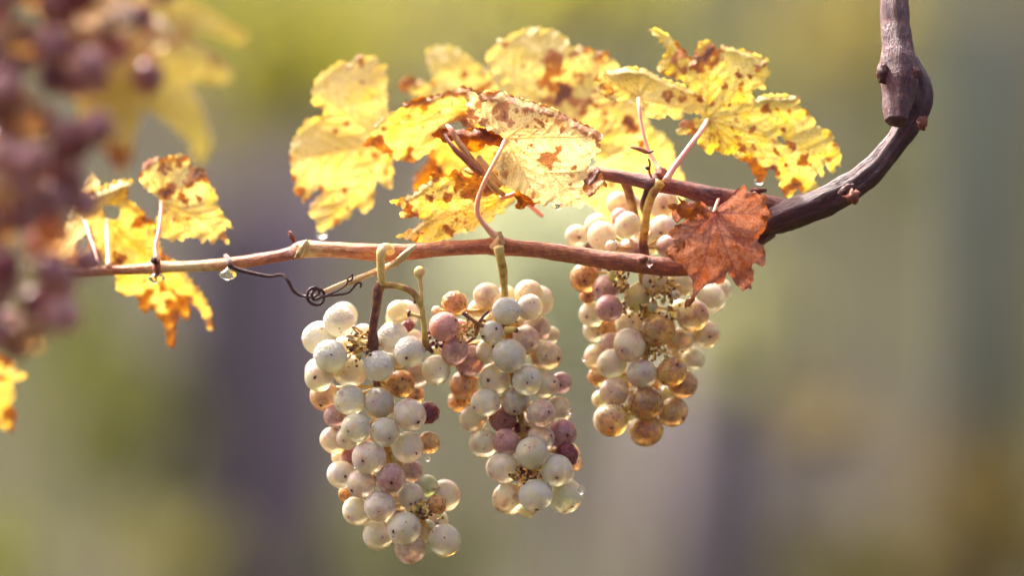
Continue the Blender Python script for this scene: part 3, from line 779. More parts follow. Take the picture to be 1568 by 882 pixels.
for k in range(16):
    a, b = rng.normal(660, 10), rng.normal(525, 8)
    st.add(blob(a, b, rng.uniform(-0.004, 0.006), rng.uniform(2, 4), rng.uniform(2, 4), 3, rng.choice([0.2, 0.9, 0.95]), 0.35, 700 + k))
st.build('rachis', M_STEM, b2)

b3 = thing('grape_bunch', P(1000, 285, 0.0), 'bunch of amber grapes hanging behind the lower cane beside the red brown leaf', 'grape bunch', 'bunches of ripe grapes')
st, Y3 = bunch(b3, B3, [(985, 380, 0.022, 7, 0.5), (985, 430, 0.024, 7, 0.4), (990, 500, 0.026, 6, 0.3), (985, 580, 0.026, 5, 0.3), (980, 640, 0.026, 4, 0.5)], 0.016, seed=3)
st.add(tube([(1012, 278, 0.002, 9, 0.15), (1004, 290, 0.003, 8, 0.5), (996, 305, 0.005, 6.5, 0.3), (990, 325, 0.008, 6.5, 0.2), (988, 350, 0.012, 6.5, 0.3), (985, 372, 0.016, 7, 0.8), (988, 395, 0.02, 7, 0.85)], sides=12, step=6, seed=51))
st.add(tube([(993, 285, 0.006, 5, 0.9), (986, 302, 0.007, 4, 0.9), (983, 316, 0.008, 4, 0.4), (988, 330, 0.009, 4, 0.3)], sides=8, step=5, seed=52))
st.add(tube([(955, 272, 0.016, 8, 0.6), (962, 292, 0.018, 7.5, 0.65), (970, 320, 0.022, 6.5, 0.55), (978, 345, 0.028, 5, 0.4)], sides=10, step=5, seed=53))
for cx, cy, sx, sy, nn in ((952, 432, 10, 9, 22), (1012, 447, 16, 14, 40), (975, 478, 10, 5, 14), (1030, 480, 6, 4, 8), (1003, 540, 12, 7, 26), (970, 625, 8, 4, 10), (958, 400, 10, 4, 10)):
    stubs(st, cx, cy, sx, sy, nn // 2 + 3, 0.016, 305 + int(cx))
    for k in range(nn // 3):
        a, b = rng.normal(cx, sx), rng.normal(cy, sy)
        st.add(blob(a, b, 0.016 + rng.uniform(-0.004, 0.006), rng.uniform(1.8, 4.5), rng.uniform(1.8, 4.5), 3, rng.choice([0.05, 0.15, 0.3, 0.35, 0.6]), 0.35, 800 + k))
st.build('rachis', M_STEM, b3)

# out-of-focus bunches hanging nearer to the lens
def loose_bunch(label, outline_fn, n, rpx, y0, seed, types, rach, yj=0.03):
    r2 = np.random.default_rng(seed)
    rows = []
    tries = 0
    while len(rows) < n and tries < 60000:
        tries += 1
        px, py = outline_fn(r2)
        lay = int(r2.integers(0, 4))
        r = rpx * r2.uniform(0.85, 1.1)
        if all(math.hypot(px - q[0], py - q[1]) > (1.15 if q[3] == lay else 0.55) * rpx for q in rows):
            rows.append((px, py, r * 1.0, lay, types[int(r2.integers(0, len(types)))]))
    root = thing('grape_bunch', P(rach[0][0], rach[0][1], y0), label, 'grape bunch', 'blurred bunches nearer the camera')
    st, _ = bunch(root, rows, rach, y0, seed=seed)
    st.build('rachis', M_STEM, root)
def body(r2):
    v = r2.uniform(0, 1); py = -110 + 650 * v
    w = 134 - 8 * math.sin(v * 9) - (52 * max(0, v - 0.8) / 0.2)
    return 8 + r2.uniform(-w, w), py
YF = -0.36
loose_bunch('large blurred dark pink grape bunch close at the left edge of the photo', body, 98, 31, YF, 8, 'wrrwrwArrwb',
            [(20, -200, YF + 0.02, 7, 0.7), (15, 0, YF + 0.02, 7, 0.7), (5, 300, YF + 0.02, 5, 0.6), (0, 480, YF + 0.02, 4, 0.6)])
def body2(r2):
    return 190 + r2.uniform(-58, 75), 55 + r2.uniform(-130, 80)
loose_bunch('small blurred cluster of purple and tan grapes in front of the starry yellow leaf', body2, 17, 24, YF + 0.03, 9, 'bwerw',
            [(190, -200, YF + 0.05, 6, 0.7), (195, -60, YF + 0.05, 5, 0.7), (195, 60, YF + 0.05, 4, 0.7)])

# ---------------------------------------------------------------- leaves
def inside(px, py, poly):
    x, y = px, py
    res = np.zeros(len(x), bool)
    n = len(poly)
    for i in range(n):
        x1, y1 = poly[i]; x2, y2 = poly[(i + 1) % n]
        if y1 == y2: continue
        c = ((y1 > y) != (y2 > y)) & (x < (x2 - x1) * (y - y1) / (y2 - y1) + x1)
        res ^= c
    return res

def segdist(pts, a, b):
    ab = b - a
    t = np.clip(((pts - a) @ ab) / (ab @ ab + 1e-9), 0, 1)
    return np.linalg.norm(pts - (a + t[:, None] * ab), axis=1), t

def leaf_blade(root, poly, junction, tips, y0, mat, tilt=(0, 0), curl=0.0, ripple=1.0, holes=(), blots=(), rolls=(), edge_w=5.0, edge_k=1.0,
               sp=2.2, seed=0, teeth=2.5, name='blade', fold=6.0, pucker=0.9):
    """poly, junction, tips, blots in photo pixels; the sheet gets its own depth, folds along the veins, puckers and curled rims"""
    r2 = np.random.default_rng(seed + 1000)
    poly = np.asarray(poly, float)
    # outline with fine teeth
    ring = []
    n = len(poly)
    area = 0.5 * sum(poly[i][0] * poly[(i + 1) % n][1] - poly[(i + 1) % n][0] * poly[i][1] for i in range(n))
    sgn = 1 if area > 0 else -1
    for i in range(n):
        a, b = poly[i], poly[(i + 1) % n]
        L = np.linalg.norm(b - a)
        m = max(1, int(round(L / 5.4)))
        nn = np.array([b[1] - a[1], -(b[0] - a[0])]) / (L + 1e-9) * sgn
        for k in range(m):
            p = a + (b - a) * k / m
            if k > 0: p = p + nn * teeth * (r2.uniform(0.5, 1.4) if k % 2 else r2.uniform(-0.8, 0.0)) + nn * r2.normal(0, 0.3)
            ring.append(p)
    ring = np.array(ring)
    lo, hi = ring.min(0), ring.max(0)
    gx, gy = np.meshgrid(np.arange(lo[0], hi[0], sp), np.arange(lo[1], hi[1], sp * 0.87))
    gx = gx + (np.arange(gx.shape[0])[:, None] % 2) * sp * 0.5
    G = np.stack([gx.ravel(), gy.ravel()], -1) + r2.uniform(-0.12, 0.12, (gx.size, 2)) * sp
    G = G[inside(G[:, 0], G[:, 1], ring)]
    dmin = np.full(len(G), 1e9)
    for i in range(len(ring)):
        dd, _ = segdist(G, ring[i], ring[(i + 1) % len(ring)])
        dmin = np.minimum(dmin, dd)
    G = G[dmin > sp * 0.45]
    allp = np.vstack([ring, G])
    nr = len(ring)
    res = delaunay_2d_cdt([Vector(p) for p in allp], [(i, (i + 1) % nr) for i in range(nr)], [], 1, 1e-5)
    V2 = np.array([tuple(v) for v in res[0]])
    F = [tuple(f) for f in res[2]]
    cen = np.array([V2[list(f)].mean(0) for f in F])
    keep = inside(cen[:, 0], cen[:, 1], ring)
    for h in holes:
        keep &= ~inside(cen[:, 0], cen[:, 1], np.asarray(h, float))
    F = [f for f, k in zip(F, keep) if k]
    # attributes
    ed = np.full(len(V2), 1e9)
    for i in range(nr):
        dd, _ = segdist(V2, ring[i], ring[(i + 1) % nr]); ed = np.minimum(ed, dd)
    for h in holes:
        h = np.asarray(h, float)
        for i in range(len(h)):
            dd, _ = segdist(V2, h[i], h[(i + 1) % len(h)]); ed = np.minimum(ed, dd)
    J = np.asarray(junction, float)
    segs = []
    for T in tips:
        T = np.asarray(T, float); v = T - J; L = np.linalg.norm(v)
        # gently bent main vein
        mid = J + v * 0.5 + np.array([-v[1], v[0]]) * r2.uniform(-0.05, 0.05)
        segs += [(J, mid, 2.0, 1.5), (mid, T, 1.5, 0.7)]
        k = 0.16
        side = 1
        while k < 0.9:
            p = J + v * k if k < 0.5 else J + v * k
            if k < 0.5: p = J + (mid - J) * (k / 0.5)
            else: p = mid + (T - mid) * ((k - 0.5) / 0.5)
            a = math.radians(r2.uniform(36, 50)) * side
            l2 = L * (0.40 - 0.25 * abs(k - 0.35)) * (1.0 - 0.35 * k)
            w = np.array([v[0] * math.cos(a) - v[1] * math.sin(a), v[0] * math.sin(a) + v[1] * math.cos(a)]) / L * l2
            segs.append((p, p + w, 1.0, 0.5))
            side = -side
            k += r2.uniform(0.055, 0.10)
    vein = np.zeros(len(V2)); dv = np.full(len(V2), 1e9); dmain = np.full(len(V2), 1e9)
    for a, b, w1, w2 in segs:
        dd, t = segdist(V2, a, b)
        w = w1 + (w2 - w1) * t
        vein = np.maximum(vein, np.exp(-(dd / (w * 0.9)) ** 2) * (0.4 + 0.3 * w))
        dv = np.minimum(dv, dd)
        if w1 >= 1.5: dmain = np.minimum(dmain, dd)
    blot = np.zeros(len(V2))
    for bx, by, br, bs in blots:
        w1, w2 = r2.uniform(0, 6.28, 2), r2.uniform(0, 6.28, 2)
        wx = 0.34 * br * np.sin(V2[:, 1] * 2.1 / br + w1[0]) + 0.16 * br * np.sin(V2[:, 0] * 5.3 / br + V2[:, 1] * 3.1 / br + w2[0])
        wy = 0.34 * br * np.sin(V2[:, 0] * 2.3 / br + w1[1]) + 0.16 * br * np.sin(V2[:, 1] * 4.9 / br - V2[:, 0] * 2.7 / br + w2[1])
        q = np.hypot(V2[:, 0] - bx + wx, V2[:, 1] - by + wy) / br * r2.uniform(0.9, 1.15)
        blot = np.maximum(blot, bs * np.clip(1.30 - 0.9 * q, 0, 1.0))
    # depth in pixels
    rel = V2 - J
    Yp = tilt[0] * rel[:, 0] + tilt[1] * rel[:, 1]
    size = max(hi - lo)
    Yp = Yp + curl * ((rel ** 2).sum(1) / size)
    Yp = Yp + fold * (1 - np.exp(-dmain / (0.10 * size)))
    Yp = Yp - pucker * np.clip(dv / 5.0, 0, 1) * 2.0
    ph = r2.uniform(0, 6.28, 6)
    Yp = Yp + ripple * (size * 0.020 * np.sin(V2[:, 0] * 7.5 / size + ph[0] + 1.2 * np.sin(V2[:, 1] * 5 / size + ph[1]))
                        + size * 0.014 * np.sin(V2[:, 1] * 16 / size + ph[2] + np.sin(V2[:, 0] * 9 / size)))
    Yp = Yp + ripple * 2.6 * np.exp(-ed / 7.0) * np.sin((V2[:, 0] * 0.8 + V2[:, 1]) * 0.22 + ph[3])
    Yp = Yp + r2.normal(0, 0.12, len(V2))
    for line, w, hgt in rolls:
        line = np.asarray(line, float); dl = np.full(len(V2), 1e9)
        for i in range(len(line) - 1):
            dd, _ = segdist(V2, line[i], line[i + 1]); dl = np.minimum(dl, dd)
        q = np.clip(1 - dl / w, 0, 1)
        Yp = Yp + hgt * q * q
    Y = y0 + Yp * K
    s = K * (CAM_D + Y) / CAM_D
    V3 = np.stack([(V2[:, 0] - 784) * s, Y, CAM_H + (441 - V2[:, 1]) * s], -1)
    used = sorted({i for f in F for i in f}); mp = {o: i for i, o in enumerate(used)}
    F = [tuple(mp[i] for i in f) for f in F]
    u = np.array(used)
    return obj(name, V3[u], F, mat, root, attrs={'vein': ('FLOAT', np.clip(vein[u], 0, 1)), 'edge': ('FLOAT', (np.exp(-ed / edge_w) * edge_k)[u]),
               'blotch': ('FLOAT', blot[u]), 'seed': ('FLOAT', np.full(len(u), seed * 0.37))})

def tr(ox, oy, s, pts): return [(ox + u / s, oy + v / s) for u, v in pts]
def trb(ox, oy, s, pts): return [(ox + u / s, oy + v / s, r / s, k) for u, v, r, k in pts]
GA = 'autumn leaves on the vine'
def leaf(label, J, y):
    return thing('vine_leaf', P(J[0], J[1], y), label, 'leaf', GA)

# 1 big plain leaf at the left of the leaf group
o1 = tr(420, 30, 2.45, [(380,135),(388,165),(405,170),(420,165),(418,200),(424,215),(418,240),(424,345),(425,380),(400,430),(402,470),(435,490),(445,515),(440,545),(447,560),(440,590),(445,625),(425,633),(405,620),(395,605),(378,600),(376,640),(372,690),(345,727),(320,712),(300,692),(285,740),(255,755),(225,775),(190,790),(178,802),(165,790),(150,750),(135,735),(132,700),(150,680),(180,645),(170,630),(140,655),(110,690),(100,665),(78,655),(72,610),(60,540),(58,505),(70,455),(85,420),(110,400),(115,375),(150,365),(180,368),(190,340),(170,325),(145,315),(140,280),(150,235),(170,205),(205,185),(235,160),(255,155),(275,165),(300,160),(310,135),(330,132),(355,140)])
J = (596, 222)
L = leaf('large plain yellow leaf at the left end of the group, drop on its tip', J, 0.085)
leaf_blade(L, o1, J, [(492, 350), (448, 245), (560, 88), (590, 290), (480, 135)], 0.085, M_LEAF_YEL, (0.25, -0.35), 0.10, 1.1, blots=trb(420, 30, 2.45, [(330,145,22,1.1),(180,345,22,.9),(110,665,45,.9),(75,600,30,.7),(175,640,22,.8),(260,170,25,.5),(90,460,16,.6),(70,520,20,.5),(300,695,18,.6)]), edge_w=4, edge_k=0.6, seed=1, fold=10)
# 2 spotted leaf with rusty upper edge
o2 = tr(420, 30, 2.45, [(322,475),(345,460),(360,440),(372,405),(400,370),(430,352),(470,332),(500,325),(482,312),(545,290),(600,285),(640,270),(690,265),(700,247),(760,260),(800,275),(830,320),(830,400),(780,430),(720,405),(690,380),(650,392),(615,410),(592,430),(602,470),(590,490),(555,510),(530,530),(495,535),(450,520),(400,490),(360,472)])
J = (735, 165)
L = leaf('spotted yellow leaf with rusty top edge, overlapping the large plain leaf', J, 0.035)
leaf_blade(L, o2, J, [(556, 222), (610, 152), (640, 240), (700, 135)], 0.035, M_LEAF_SPOT, (-0.12, 0.30), -0.1, 1.6, blots=trb(420, 30, 2.45, [(520,305,50,1.1),(560,295,35,1.0),(700,262,40,1.15),(740,270,35,1.1),(500,372,22,1.0),(410,468,40,1.0),(350,462,25,1.0),(510,490,22,.9),(500,525,30,.8),(640,275,25,.7),(720,390,50,1.1),(440,495,25,.7)]), edge_w=5, edge_k=0.9, seed=2, rolls=[(tr(420,30,2.45,[(482,312),(600,285),(700,250),(800,270)]), 10, 12)])
# 3 leaf lobe behind, plus its red tip
o3 = tr(420, 30, 2.45, [(570,115),(600,98),(640,97),(680,105),(720,135),(784,180),(830,220),(850,300),(800,330),(700,320),(620,300),(560,300),(530,282),(480,265),(465,245),(475,225),(505,214),(540,225),(590,250),(598,220),(590,195),(575,165)])
J = (760, 165)
L = leaf('blurred pale yellow leaf with a red brown tip, pointing up left behind the spotted leaf', J, 0.125)
leaf_blade(L, o3, J, [(655, 72), (612, 130), (740, 120)], 0.125, M_LEAF_PALE, (0.1, -0.3), 0.1, 1.0, blots=trb(420, 30, 2.45, [(500,240,55,1.25),(540,255,40,1.0),(708,205,18,1.2),(590,150,18,.6),(780,250,30,1.0)]), edge_w=3, edge_k=0.5, seed=3)
# 4 the tallest pale leaf
o4 = tr(740, 30, 2.45, [(12,125),(30,110),(55,85),(50,72),(90,70),(110,50),(140,45),(165,35),(200,28),(240,35),(270,42),(300,60),(320,85),(322,110),(345,100),(390,100),(430,125),(465,115),(470,150),(500,160),(510,175),(500,230),(540,290),(590,320),(605,345),(622,375),(620,400),(605,425),(615,450),(600,480),(560,480),(550,492),(520,490),(500,505),(480,500),(465,520),(430,528),(400,500),(330,450),(200,380),(80,290),(60,220),(30,190),(15,160)])
J = (880, 215)
L = leaf('tallest pale yellow rounded leaf of the group, its centre blotched dark brown', J, 0.075)
leaf_blade(L, o4, J, [(820, 42), (750, 90), (925, 85), (985, 200), (940, 240)], 0.075, M_LEAF_PALE, (0.1, -0.30), 0.15, 1.4, blots=trb(740, 30, 2.45, [(270,160,50,.95),(255,215,60,1.0),(285,265,48,1.9),(330,240,60,.72),(240,300,50,1.1),(400,150,60,.62),(400,315,22,1.2),(440,130,40,.85),(350,130,40,.6),(395,240,40,.8),(470,160,40,.75),(85,90,14,.9),(330,300,80,.72),(480,340,70,.72),(558,385,38,1.35),(470,440,60,.8),(520,330,60,.7),(590,470,30,.8),(430,400,60,.7)]), edge_w=4, edge_k=0.45, seed=4, fold=10)
# 10 round leaf behind
o10 = tr(740, 30, 2.45, [(560,470),(600,430),(620,400),(660,420),(700,460),(720,520),(735,570),(750,590),(748,620),(758,650),(740,700),(700,720),(660,760),(600,780),(560,770),(480,760),(420,700),(330,660),(380,600),(400,570),(440,530),(500,500)])
J = (1005, 235)
L = leaf('round pale yellow leaf behind the upper cane, above the right bunch', J, 0.105)
leaf_blade(L, o10, J, [(1040, 300), (1000, 345), (900, 300), (1025, 210)], 0.105, M_LEAF_PALE, (0.2, 0.1), 0.1, 1.0, blots=trb(740, 30, 2.45, [(545,520,14,.8),(700,470,20,.5),(740,560,14,.6)]), edge_w=3, edge_k=0.4, seed=10)
# 7 orange brown blurred leaf
o7 = tr(560, 30, 2.45, [(180,642),(178,600),(190,580),(230,545),(245,520),(225,470),(240,440),(300,420),(380,440),(450,470),(540,480),(560,560),(520,640),(430,650),(340,640),(260,630),(215,640)])
J = (720, 215)
L = leaf('orange brown dead leaf deep behind the folded leaf, between yellow leaves', J, 0.09)
leaf_blade(L, o7, J, [(636, 285), (660, 225), (770, 270)], 0.09, M_LEAF_BROWN, (0.1, 0.2), 0.1, 1.2, blots=trb(560, 30, 2.45, [(300,505,30,1.5),(270,560,30,1.4),(450,500,60,-1)]), seed=7)
# yellow leaf deep behind, seen through the gap
oy = tr(560, 30, 2.45, [(250,450),(330,430),(480,470),(560,460),(600,560),(560,680),(470,740),(420,770),(380,790),(330,800),(330,740),(330,640),(260,520)])
L = leaf('small golden leaf filling the gap behind the folded leaf', (770, 240), 0.065)
leaf_blade(L, oy, (760, 245), [(680, 230), (700, 340), (760, 310)], 0.065, M_LEAF_GOLD, (0.1, 0.1), 0.1, 1.5, blots=trb(560, 30, 2.45, [(300,620,45,.8),(490,600,40,1.3)]), seed=17)
# 6 lower-left spotted leaf with its folded lobe
o6 = tr(560, 30, 2.45, [(88,680),(120,675),(150,665),(200,645),(212,618),(240,625),(238,590),(252,570),(280,580),(290,602),(320,575),(335,560),(350,575),(370,555),(400,545),(430,590),(480,640),(520,665),(512,700),(520,720),(480,735),(470,760),(440,758),(410,790),(388,795),(372,782),(330,800),(318,822),(280,830),(230,850),(190,838),(172,830),(165,822),(112,815),(150,795),(190,780),(212,760),(215,745),(180,740),(130,742),(125,727),(150,715),(130,700)])
J = (773, 302)
L = leaf('jagged rust spotted leaf pointing left just above the lower cane, its top folded', J, 0.004)
leaf_blade(L, o6, J, [(598, 306), (660, 262), (608, 362), (700, 258), (690, 358)], 0.004, M_LEAF_SPOT, (-0.08, 0.25), 0.05, 1.5, blots=trb(560, 30, 2.45, [(245,665,22,1.2),(300,665,30,1.1),(340,600,40,1.1),(400,640,45,1.2),(160,705,22,1.0),(180,740,25,.9),(230,720,14,.8),(300,790,25,1.0),(190,820,25,.8),(215,805,15,.8),(350,615,30,.9),(260,590,25,.9),(440,640,40,1.2),(375,725,14,1.0),(420,600,30,1.3)]), edge_w=5, edge_k=0.85, seed=6, fold=7, rolls=[(tr(560,30,2.45,[(252,570),(350,560),(430,590)]), 14, -16)])
of = tr(560, 30, 2.45, [(245,430),(262,420),(290,405),(312,412),(350,412),(420,405),(470,408),(505,418),(528,448),(512,478),(480,470),(450,465),(430,488),(400,497),(380,480),(360,460),(330,452),(300,462),(270,442)])
leaf_blade(L, of, (775, 213), [(662, 206), (720, 226)], -0.004, M_LEAF_BROWN, (0.05, 0.9), 0, 1.2, blots=trb(560, 30, 2.45, [(300,430,60,1.05),(460,440,45,1.5),(350,440,40,.9),(500,445,45,1.3)]), edge_w=6, edge_k=1.0, seed=61, name='folded_lobe', teeth=2, rolls=[(tr(560,30,2.45,[(290,410),(420,408),(520,440)]), 14, 22)])
fr = Bag()
fr.add(tube([(684, 191, -0.004, 2.0, 0.35), (690, 198, -0.008, 3.5, 0.3), (700, 215, -0.010, 4.8, 0.2), (716, 236, -0.010, 5, 0.2), (735, 260, -0.008, 4.6, 0.25), (755, 285, -0.004, 5, 0.1), (772, 298, 0.0, 4, 0.1)], sides=12, step=6, ridge=0.25, rough=0.1, seed=71))
fr.add(tube([(680, 206, -0.008, 2.5, 0.7), (692, 222, -0.012, 3.6, 0.5), (708, 240, -0.013, 4, 0.55), (722, 254, -0.012, 4.5, 0.5), (738, 266, -0.010, 3, 0.5)], sides=8, step=6, ridge=0.25, rough=0.2, seed=72))
fr.add(tube([(732, 240, -0.002, 5, 0.0), (748, 262, -0.001, 6, 0.05), (766, 285, 0.0, 5, 0.1)], sides=8, step=6, ridge=0.25, rough=0.1, seed=73))
fr.build('rolled_rib', M_BARK, L)
tube_obj('petiole', [(765, 303, 0.002, 3.5, 0.15), (780, 300, 0.002, 3.6, 0.2), (792, 299, 0.004, 3.6, 0.3), (830, 330, 0.03, 3.4, 0.3)], M_PET, L, sides=8, seed=74)
# 5 front leaf seen from below
o5 = [(715,155),(713,148),(714,142),(722,139),(732,146),(738,142),(750,138),(762,139),(768,140)] + tr(740, 30, 2.45, [(130,293),(200,313),(270,335),(330,370),(400,400),(440,425),(446,445),(430,460),(440,480),(428,500),(402,520),(395,545),(388,565),(392,590),(375,600),(372,640),(377,680),(375,700),(362,712),(350,700),(330,690),(310,705),(303,690),(295,680),(270,690),(262,680),(245,685),(225,702),(216,690),(210,675),(190,687),(180,672),(168,662),(150,655),(135,640),(120,643),(100,625),(80,620),(65,600),(55,570),(50,545),(60,520),(70,500),(80,470),(85,450),(60,430),(30,415),(0,400),(-30,385),(-56,380)])
J = (774, 212)
L = leaf('front cream leaf seen from its underside, in the middle of the leaf group', J, -0.012)
leaf_blade(L, o5, J, [(922, 210), (893, 318), (718, 150), (822, 312), (850, 165), (768, 282)], -0.012, M_LEAF_UNDER, (0.05, -0.10), 0.06, 1.0, blots=trb(740, 30, 2.45, [(80,365,35,1.2),(100,380,24,1.2),(215,385,22,1.1),(168,403,10,1.1),(193,404,10,1.1),(290,402,16,1.1),(240,380,12,1.0),(255,505,48,1.0),(270,530,34,1.0),(40,280,30,1.1),(5,300,28,.9),(-20,330,28,.7),(345,565,18,.9),(440,440,40,1.0),(125,455,10,.9),(0,375,24,.7),(130,340,20,.7),(300,360,34,.95),(235,590,14,.5),(100,310,34,.95),(160,330,30,.9),(225,350,30,.95),(370,395,34,.95),(45,330,34,.8),(-40,350,30,.9),(180,470,12,.8),(300,470,10,.8),(120,560,12,.7),(330,620,12,.8)]), edge_w=4, edge_k=0.7, seed=5, fold=5, sp=1.9,
           rolls=[([(738,142),(768,140)] + tr(740,30,2.45,[(130,293),(200,313),(270,335),(330,370),(400,400),(440,425)]), 13, 20)])
ob = tr(560, 30, 2.45, [(545,600),(580,640),(610,650),(640,655),(668,682),(640,690),(600,700),(580,712),(562,708),(568,675),(558,640)])
leaf_blade(L, ob, (800, 300), [(790, 315), (830, 308)], 0.0, M_LEAF_BROWN, (0.1, 0.5), 0, 1.0, blots=trb(560, 30, 2.45, [(600,670,60,1.0)]), seed=52, name='back_lobe')
tube_obj('petiole', [(774, 213, -0.0135, 3.0, 0.12), (764, 235, -0.020, 3.2, 0.1), (750, 262, -0.022, 3.4, 0.08), (738, 288, -0.020, 3.6, 0.12), (731, 312, -0.018, 4.0, 0.2), (732, 330, -0.017, 4.0, 0.15), (744, 347, -0.015, 4.2, 0.15), (757, 361, -0.012, 6, 0.1)], M_PET, L, sides=10, step=7, seed=75, rough=0.05)
# 12 small curled leaf scrap
o12 = tr(740, 30, 2.45, [(372,600),(375,590),(392,560),(430,548),(438,562),(446,580),(440,600),(455,603),(466,618),(462,632),(450,620),(436,622),(425,640),(410,660),(395,668),(385,655),(375,640),(366,618)])
L = leaf('small curled orange brown leaf scrap at the free end of the upper cane', (903, 280), -0.004)
leaf_blade(L, o12, (900, 285), [(920, 258), (905, 300)], -0.004, M_LEAF_YEL, (0.0, -0.8), 0, 1.5, blots=trb(740, 30, 2.45, [(410,585,55,1.3),(380,600,30,1.2),(460,615,15,1.0),(400,630,15,.6)]), seed=12, edge_w=5)
# 8 folded lime-yellow leaf
o8 = tr(740, 30, 2.45, [(415,230),(425,210),(440,195),(465,184),(490,180),(530,178),(560,177),(600,180),(640,205),(690,225),(740,240),(790,262),(830,290),(840,330),(833,366),(812,352),(793,346),(765,350),(753,347),(748,370),(730,378),(713,374),(700,360),(688,355),(668,370),(648,372),(630,368),(612,362),(605,345),(590,320),(570,300),(545,295),(520,300),(490,296),(470,295),(430,270)])
J = (978, 150)
L = leaf('pale lime yellow leaf bent like a roof, right of the tallest leaf', J, 0.03)
leaf_blade(L, o8, J, [(918, 118), (1075, 175), (1010, 105), (1000, 178), (975, 104)], 0.03, M_LEAF_PALE, (0.1, -0.25), 0.2, 1.2, blots=trb(740, 30, 2.45, [(465,250,40,.95),(490,265,24,.8),(700,275,40,.75),(740,290,30,.7),(440,235,20,.6)]), edge_w=2.5, edge_k=0.6, seed=8,
           rolls=[(tr(740,30,2.45,[(465,184),(530,178),(600,182),(690,226),(790,262)]), 9, 22)])
tube_obj('petiole', [(978, 150, 0.024, 2.6, 0.2), (979, 168, 0.018, 2.8, 0.25), (984, 200, 0.014, 2.8, 0.2), (992, 228, 0.011, 3.0, 0.2), (1003, 248, 0.008, 3.2, 0.15), (1014, 266, 0.003, 4, 0.15)], M_PET, L, sides=8, step=6, seed=76)
sp_ = Bag(); sp_.add(tube([(965, 225, 0.004, 1.5, 0.4), (980, 228, 0.004, 4, 0.35), (992, 233, 0.004, 3, 0.45), (1001, 231, 0.003, 1.2, 0.95)], sides=7, seed=77)); sp_.build('torn_tip', M_BARK, L)
# dead tendril stub with its dark bud
tb = Bag(); tb.add(tube([(998, 272, 0.0, 1.8, 0.3), (994, 262, -0.001, 1.8, 0.4), (995, 250, -0.001, 1.8, 0.6), (993, 243, -0.001, 1.5, 0.95)], sides=7, seed=78)).add(blob(991, 257, -0.002, 3.2, 3.2, 3, 0.98, 0.1, 5)); tb.build('dried_stub', M_BARK, vine)
# 9 large right leaf
o9 = tr(980, 30, 2.45, [(28,38),(45,32),(65,30),(110,62),(160,105),(195,152),(200,150),(205,130),(215,90),(235,80),(248,72),(275,90),(290,112),(300,125),(303,92),(335,105),(370,110),(400,118),(420,128),(440,128),(485,155),(472,165),(478,185),(488,205),(470,220),(465,240),(472,260),(440,255),(410,260),(418,280),(430,292),(440,302),(455,285),(480,282),(530,280),(575,285),(600,300),(588,318),(630,345),(640,360),(652,368),(655,400),(700,410),(722,430),(722,455),(745,475),(748,495),(755,520),(750,535),(755,552),(738,530),(730,555),(722,578),(708,565),(700,550),(690,535),(684,560),(688,590),(672,578),(660,565),(655,590),(652,603),(674,632),(650,640),(632,642),(620,652),(600,640),(590,625),(580,645),(572,662),(550,667),(538,650),(530,630),(515,600),(500,560),(480,560),(470,590),(462,608),(450,617),(438,600),(430,585),(410,540),(395,525),(370,525),(352,510),(340,500),(320,505),(300,497),(280,480),(265,507),(240,490),(228,478),(215,465),(225,440),(190,430),(165,428),(138,428),(145,405),(158,378),(200,372),(248,374),(240,340),(225,310),(200,270),(175,245),(150,222),(110,215),(80,200),(62,182),(68,165),(85,150),(100,110),(60,60)])
J = (1082, 183)
L = leaf('largest spotted lime yellow leaf spreading at the right end of the group', J, 0.03)
leaf_blade(L, o9, J, [(1085, 62), (1178, 95), (1288, 255), (1205, 295), (1162, 278), (1000, 48), (1040, 200), (1230, 165)], 0.03, M_LEAF_LIME, (0.15, -0.28), 0.12, 1.05, blots=trb(980, 30, 2.45, [(240,130,52,1.3),(270,150,34,1.1),(225,170,25,1.1),(130,140,50,.95),(90,180,45,.85),(150,190,40,.85),(225,295,17,1.5),(272,320,14,1.4),(322,255,18,1.2),(385,245,14,1.2),(412,212,12,1.2),(440,185,20,1.2),(372,208,12,1.2),(385,292,12,1.2),(480,330,18,1.3),(335,322,10,1.2),(515,335,10,1.2),(420,408,18,1.1),(350,410,14,1.1),(540,410,15,1.1),(190,395,40,1.0),(270,450,50,.85),(380,470,45,.95),(430,560,50,1.0),(300,480,35,.8),(510,565,20,1.2),(600,610,35,1.1),(545,640,35,1.05),(620,530,30,1.1),(510,500,16,1.1),(570,470,20,1.1),(545,548,12,1.2),(30,38,14,1.3),(720,470,25,.6),(620,345,16,.9),(465,165,12,1.0)]), edge_w=3.2, edge_k=0.75, seed=9, fold=8, sp=2.1,
           holes=[tr(980, 30, 2.45, [(510,438),(525,435),(540,450),(552,470),(540,472),(520,455)])], rolls=[(tr(980,30,2.45,[(303,92),(400,118),(485,155)]), 6, 14), (tr(980,30,2.45,[(430,292),(455,285),(575,285)]), 7, 16), (tr(980,30,2.45,[(45,32),(110,62),(195,152)]), 9, 20)])
tube_obj('petiole', [(1083, 184, 0.028, 3.6, 0.2), (1074, 200, 0.018, 4.0, 0.24), (1058, 221, 0.008, 4.2, 0.25), (1042, 243, 0.003, 4.4, 0.24), (1028, 262, -0.001, 4.8, 0.22), (1020, 276, -0.004, 6, 0.2)], M_PET, L, sides=10, step=7, seed=79, rough=0.03)
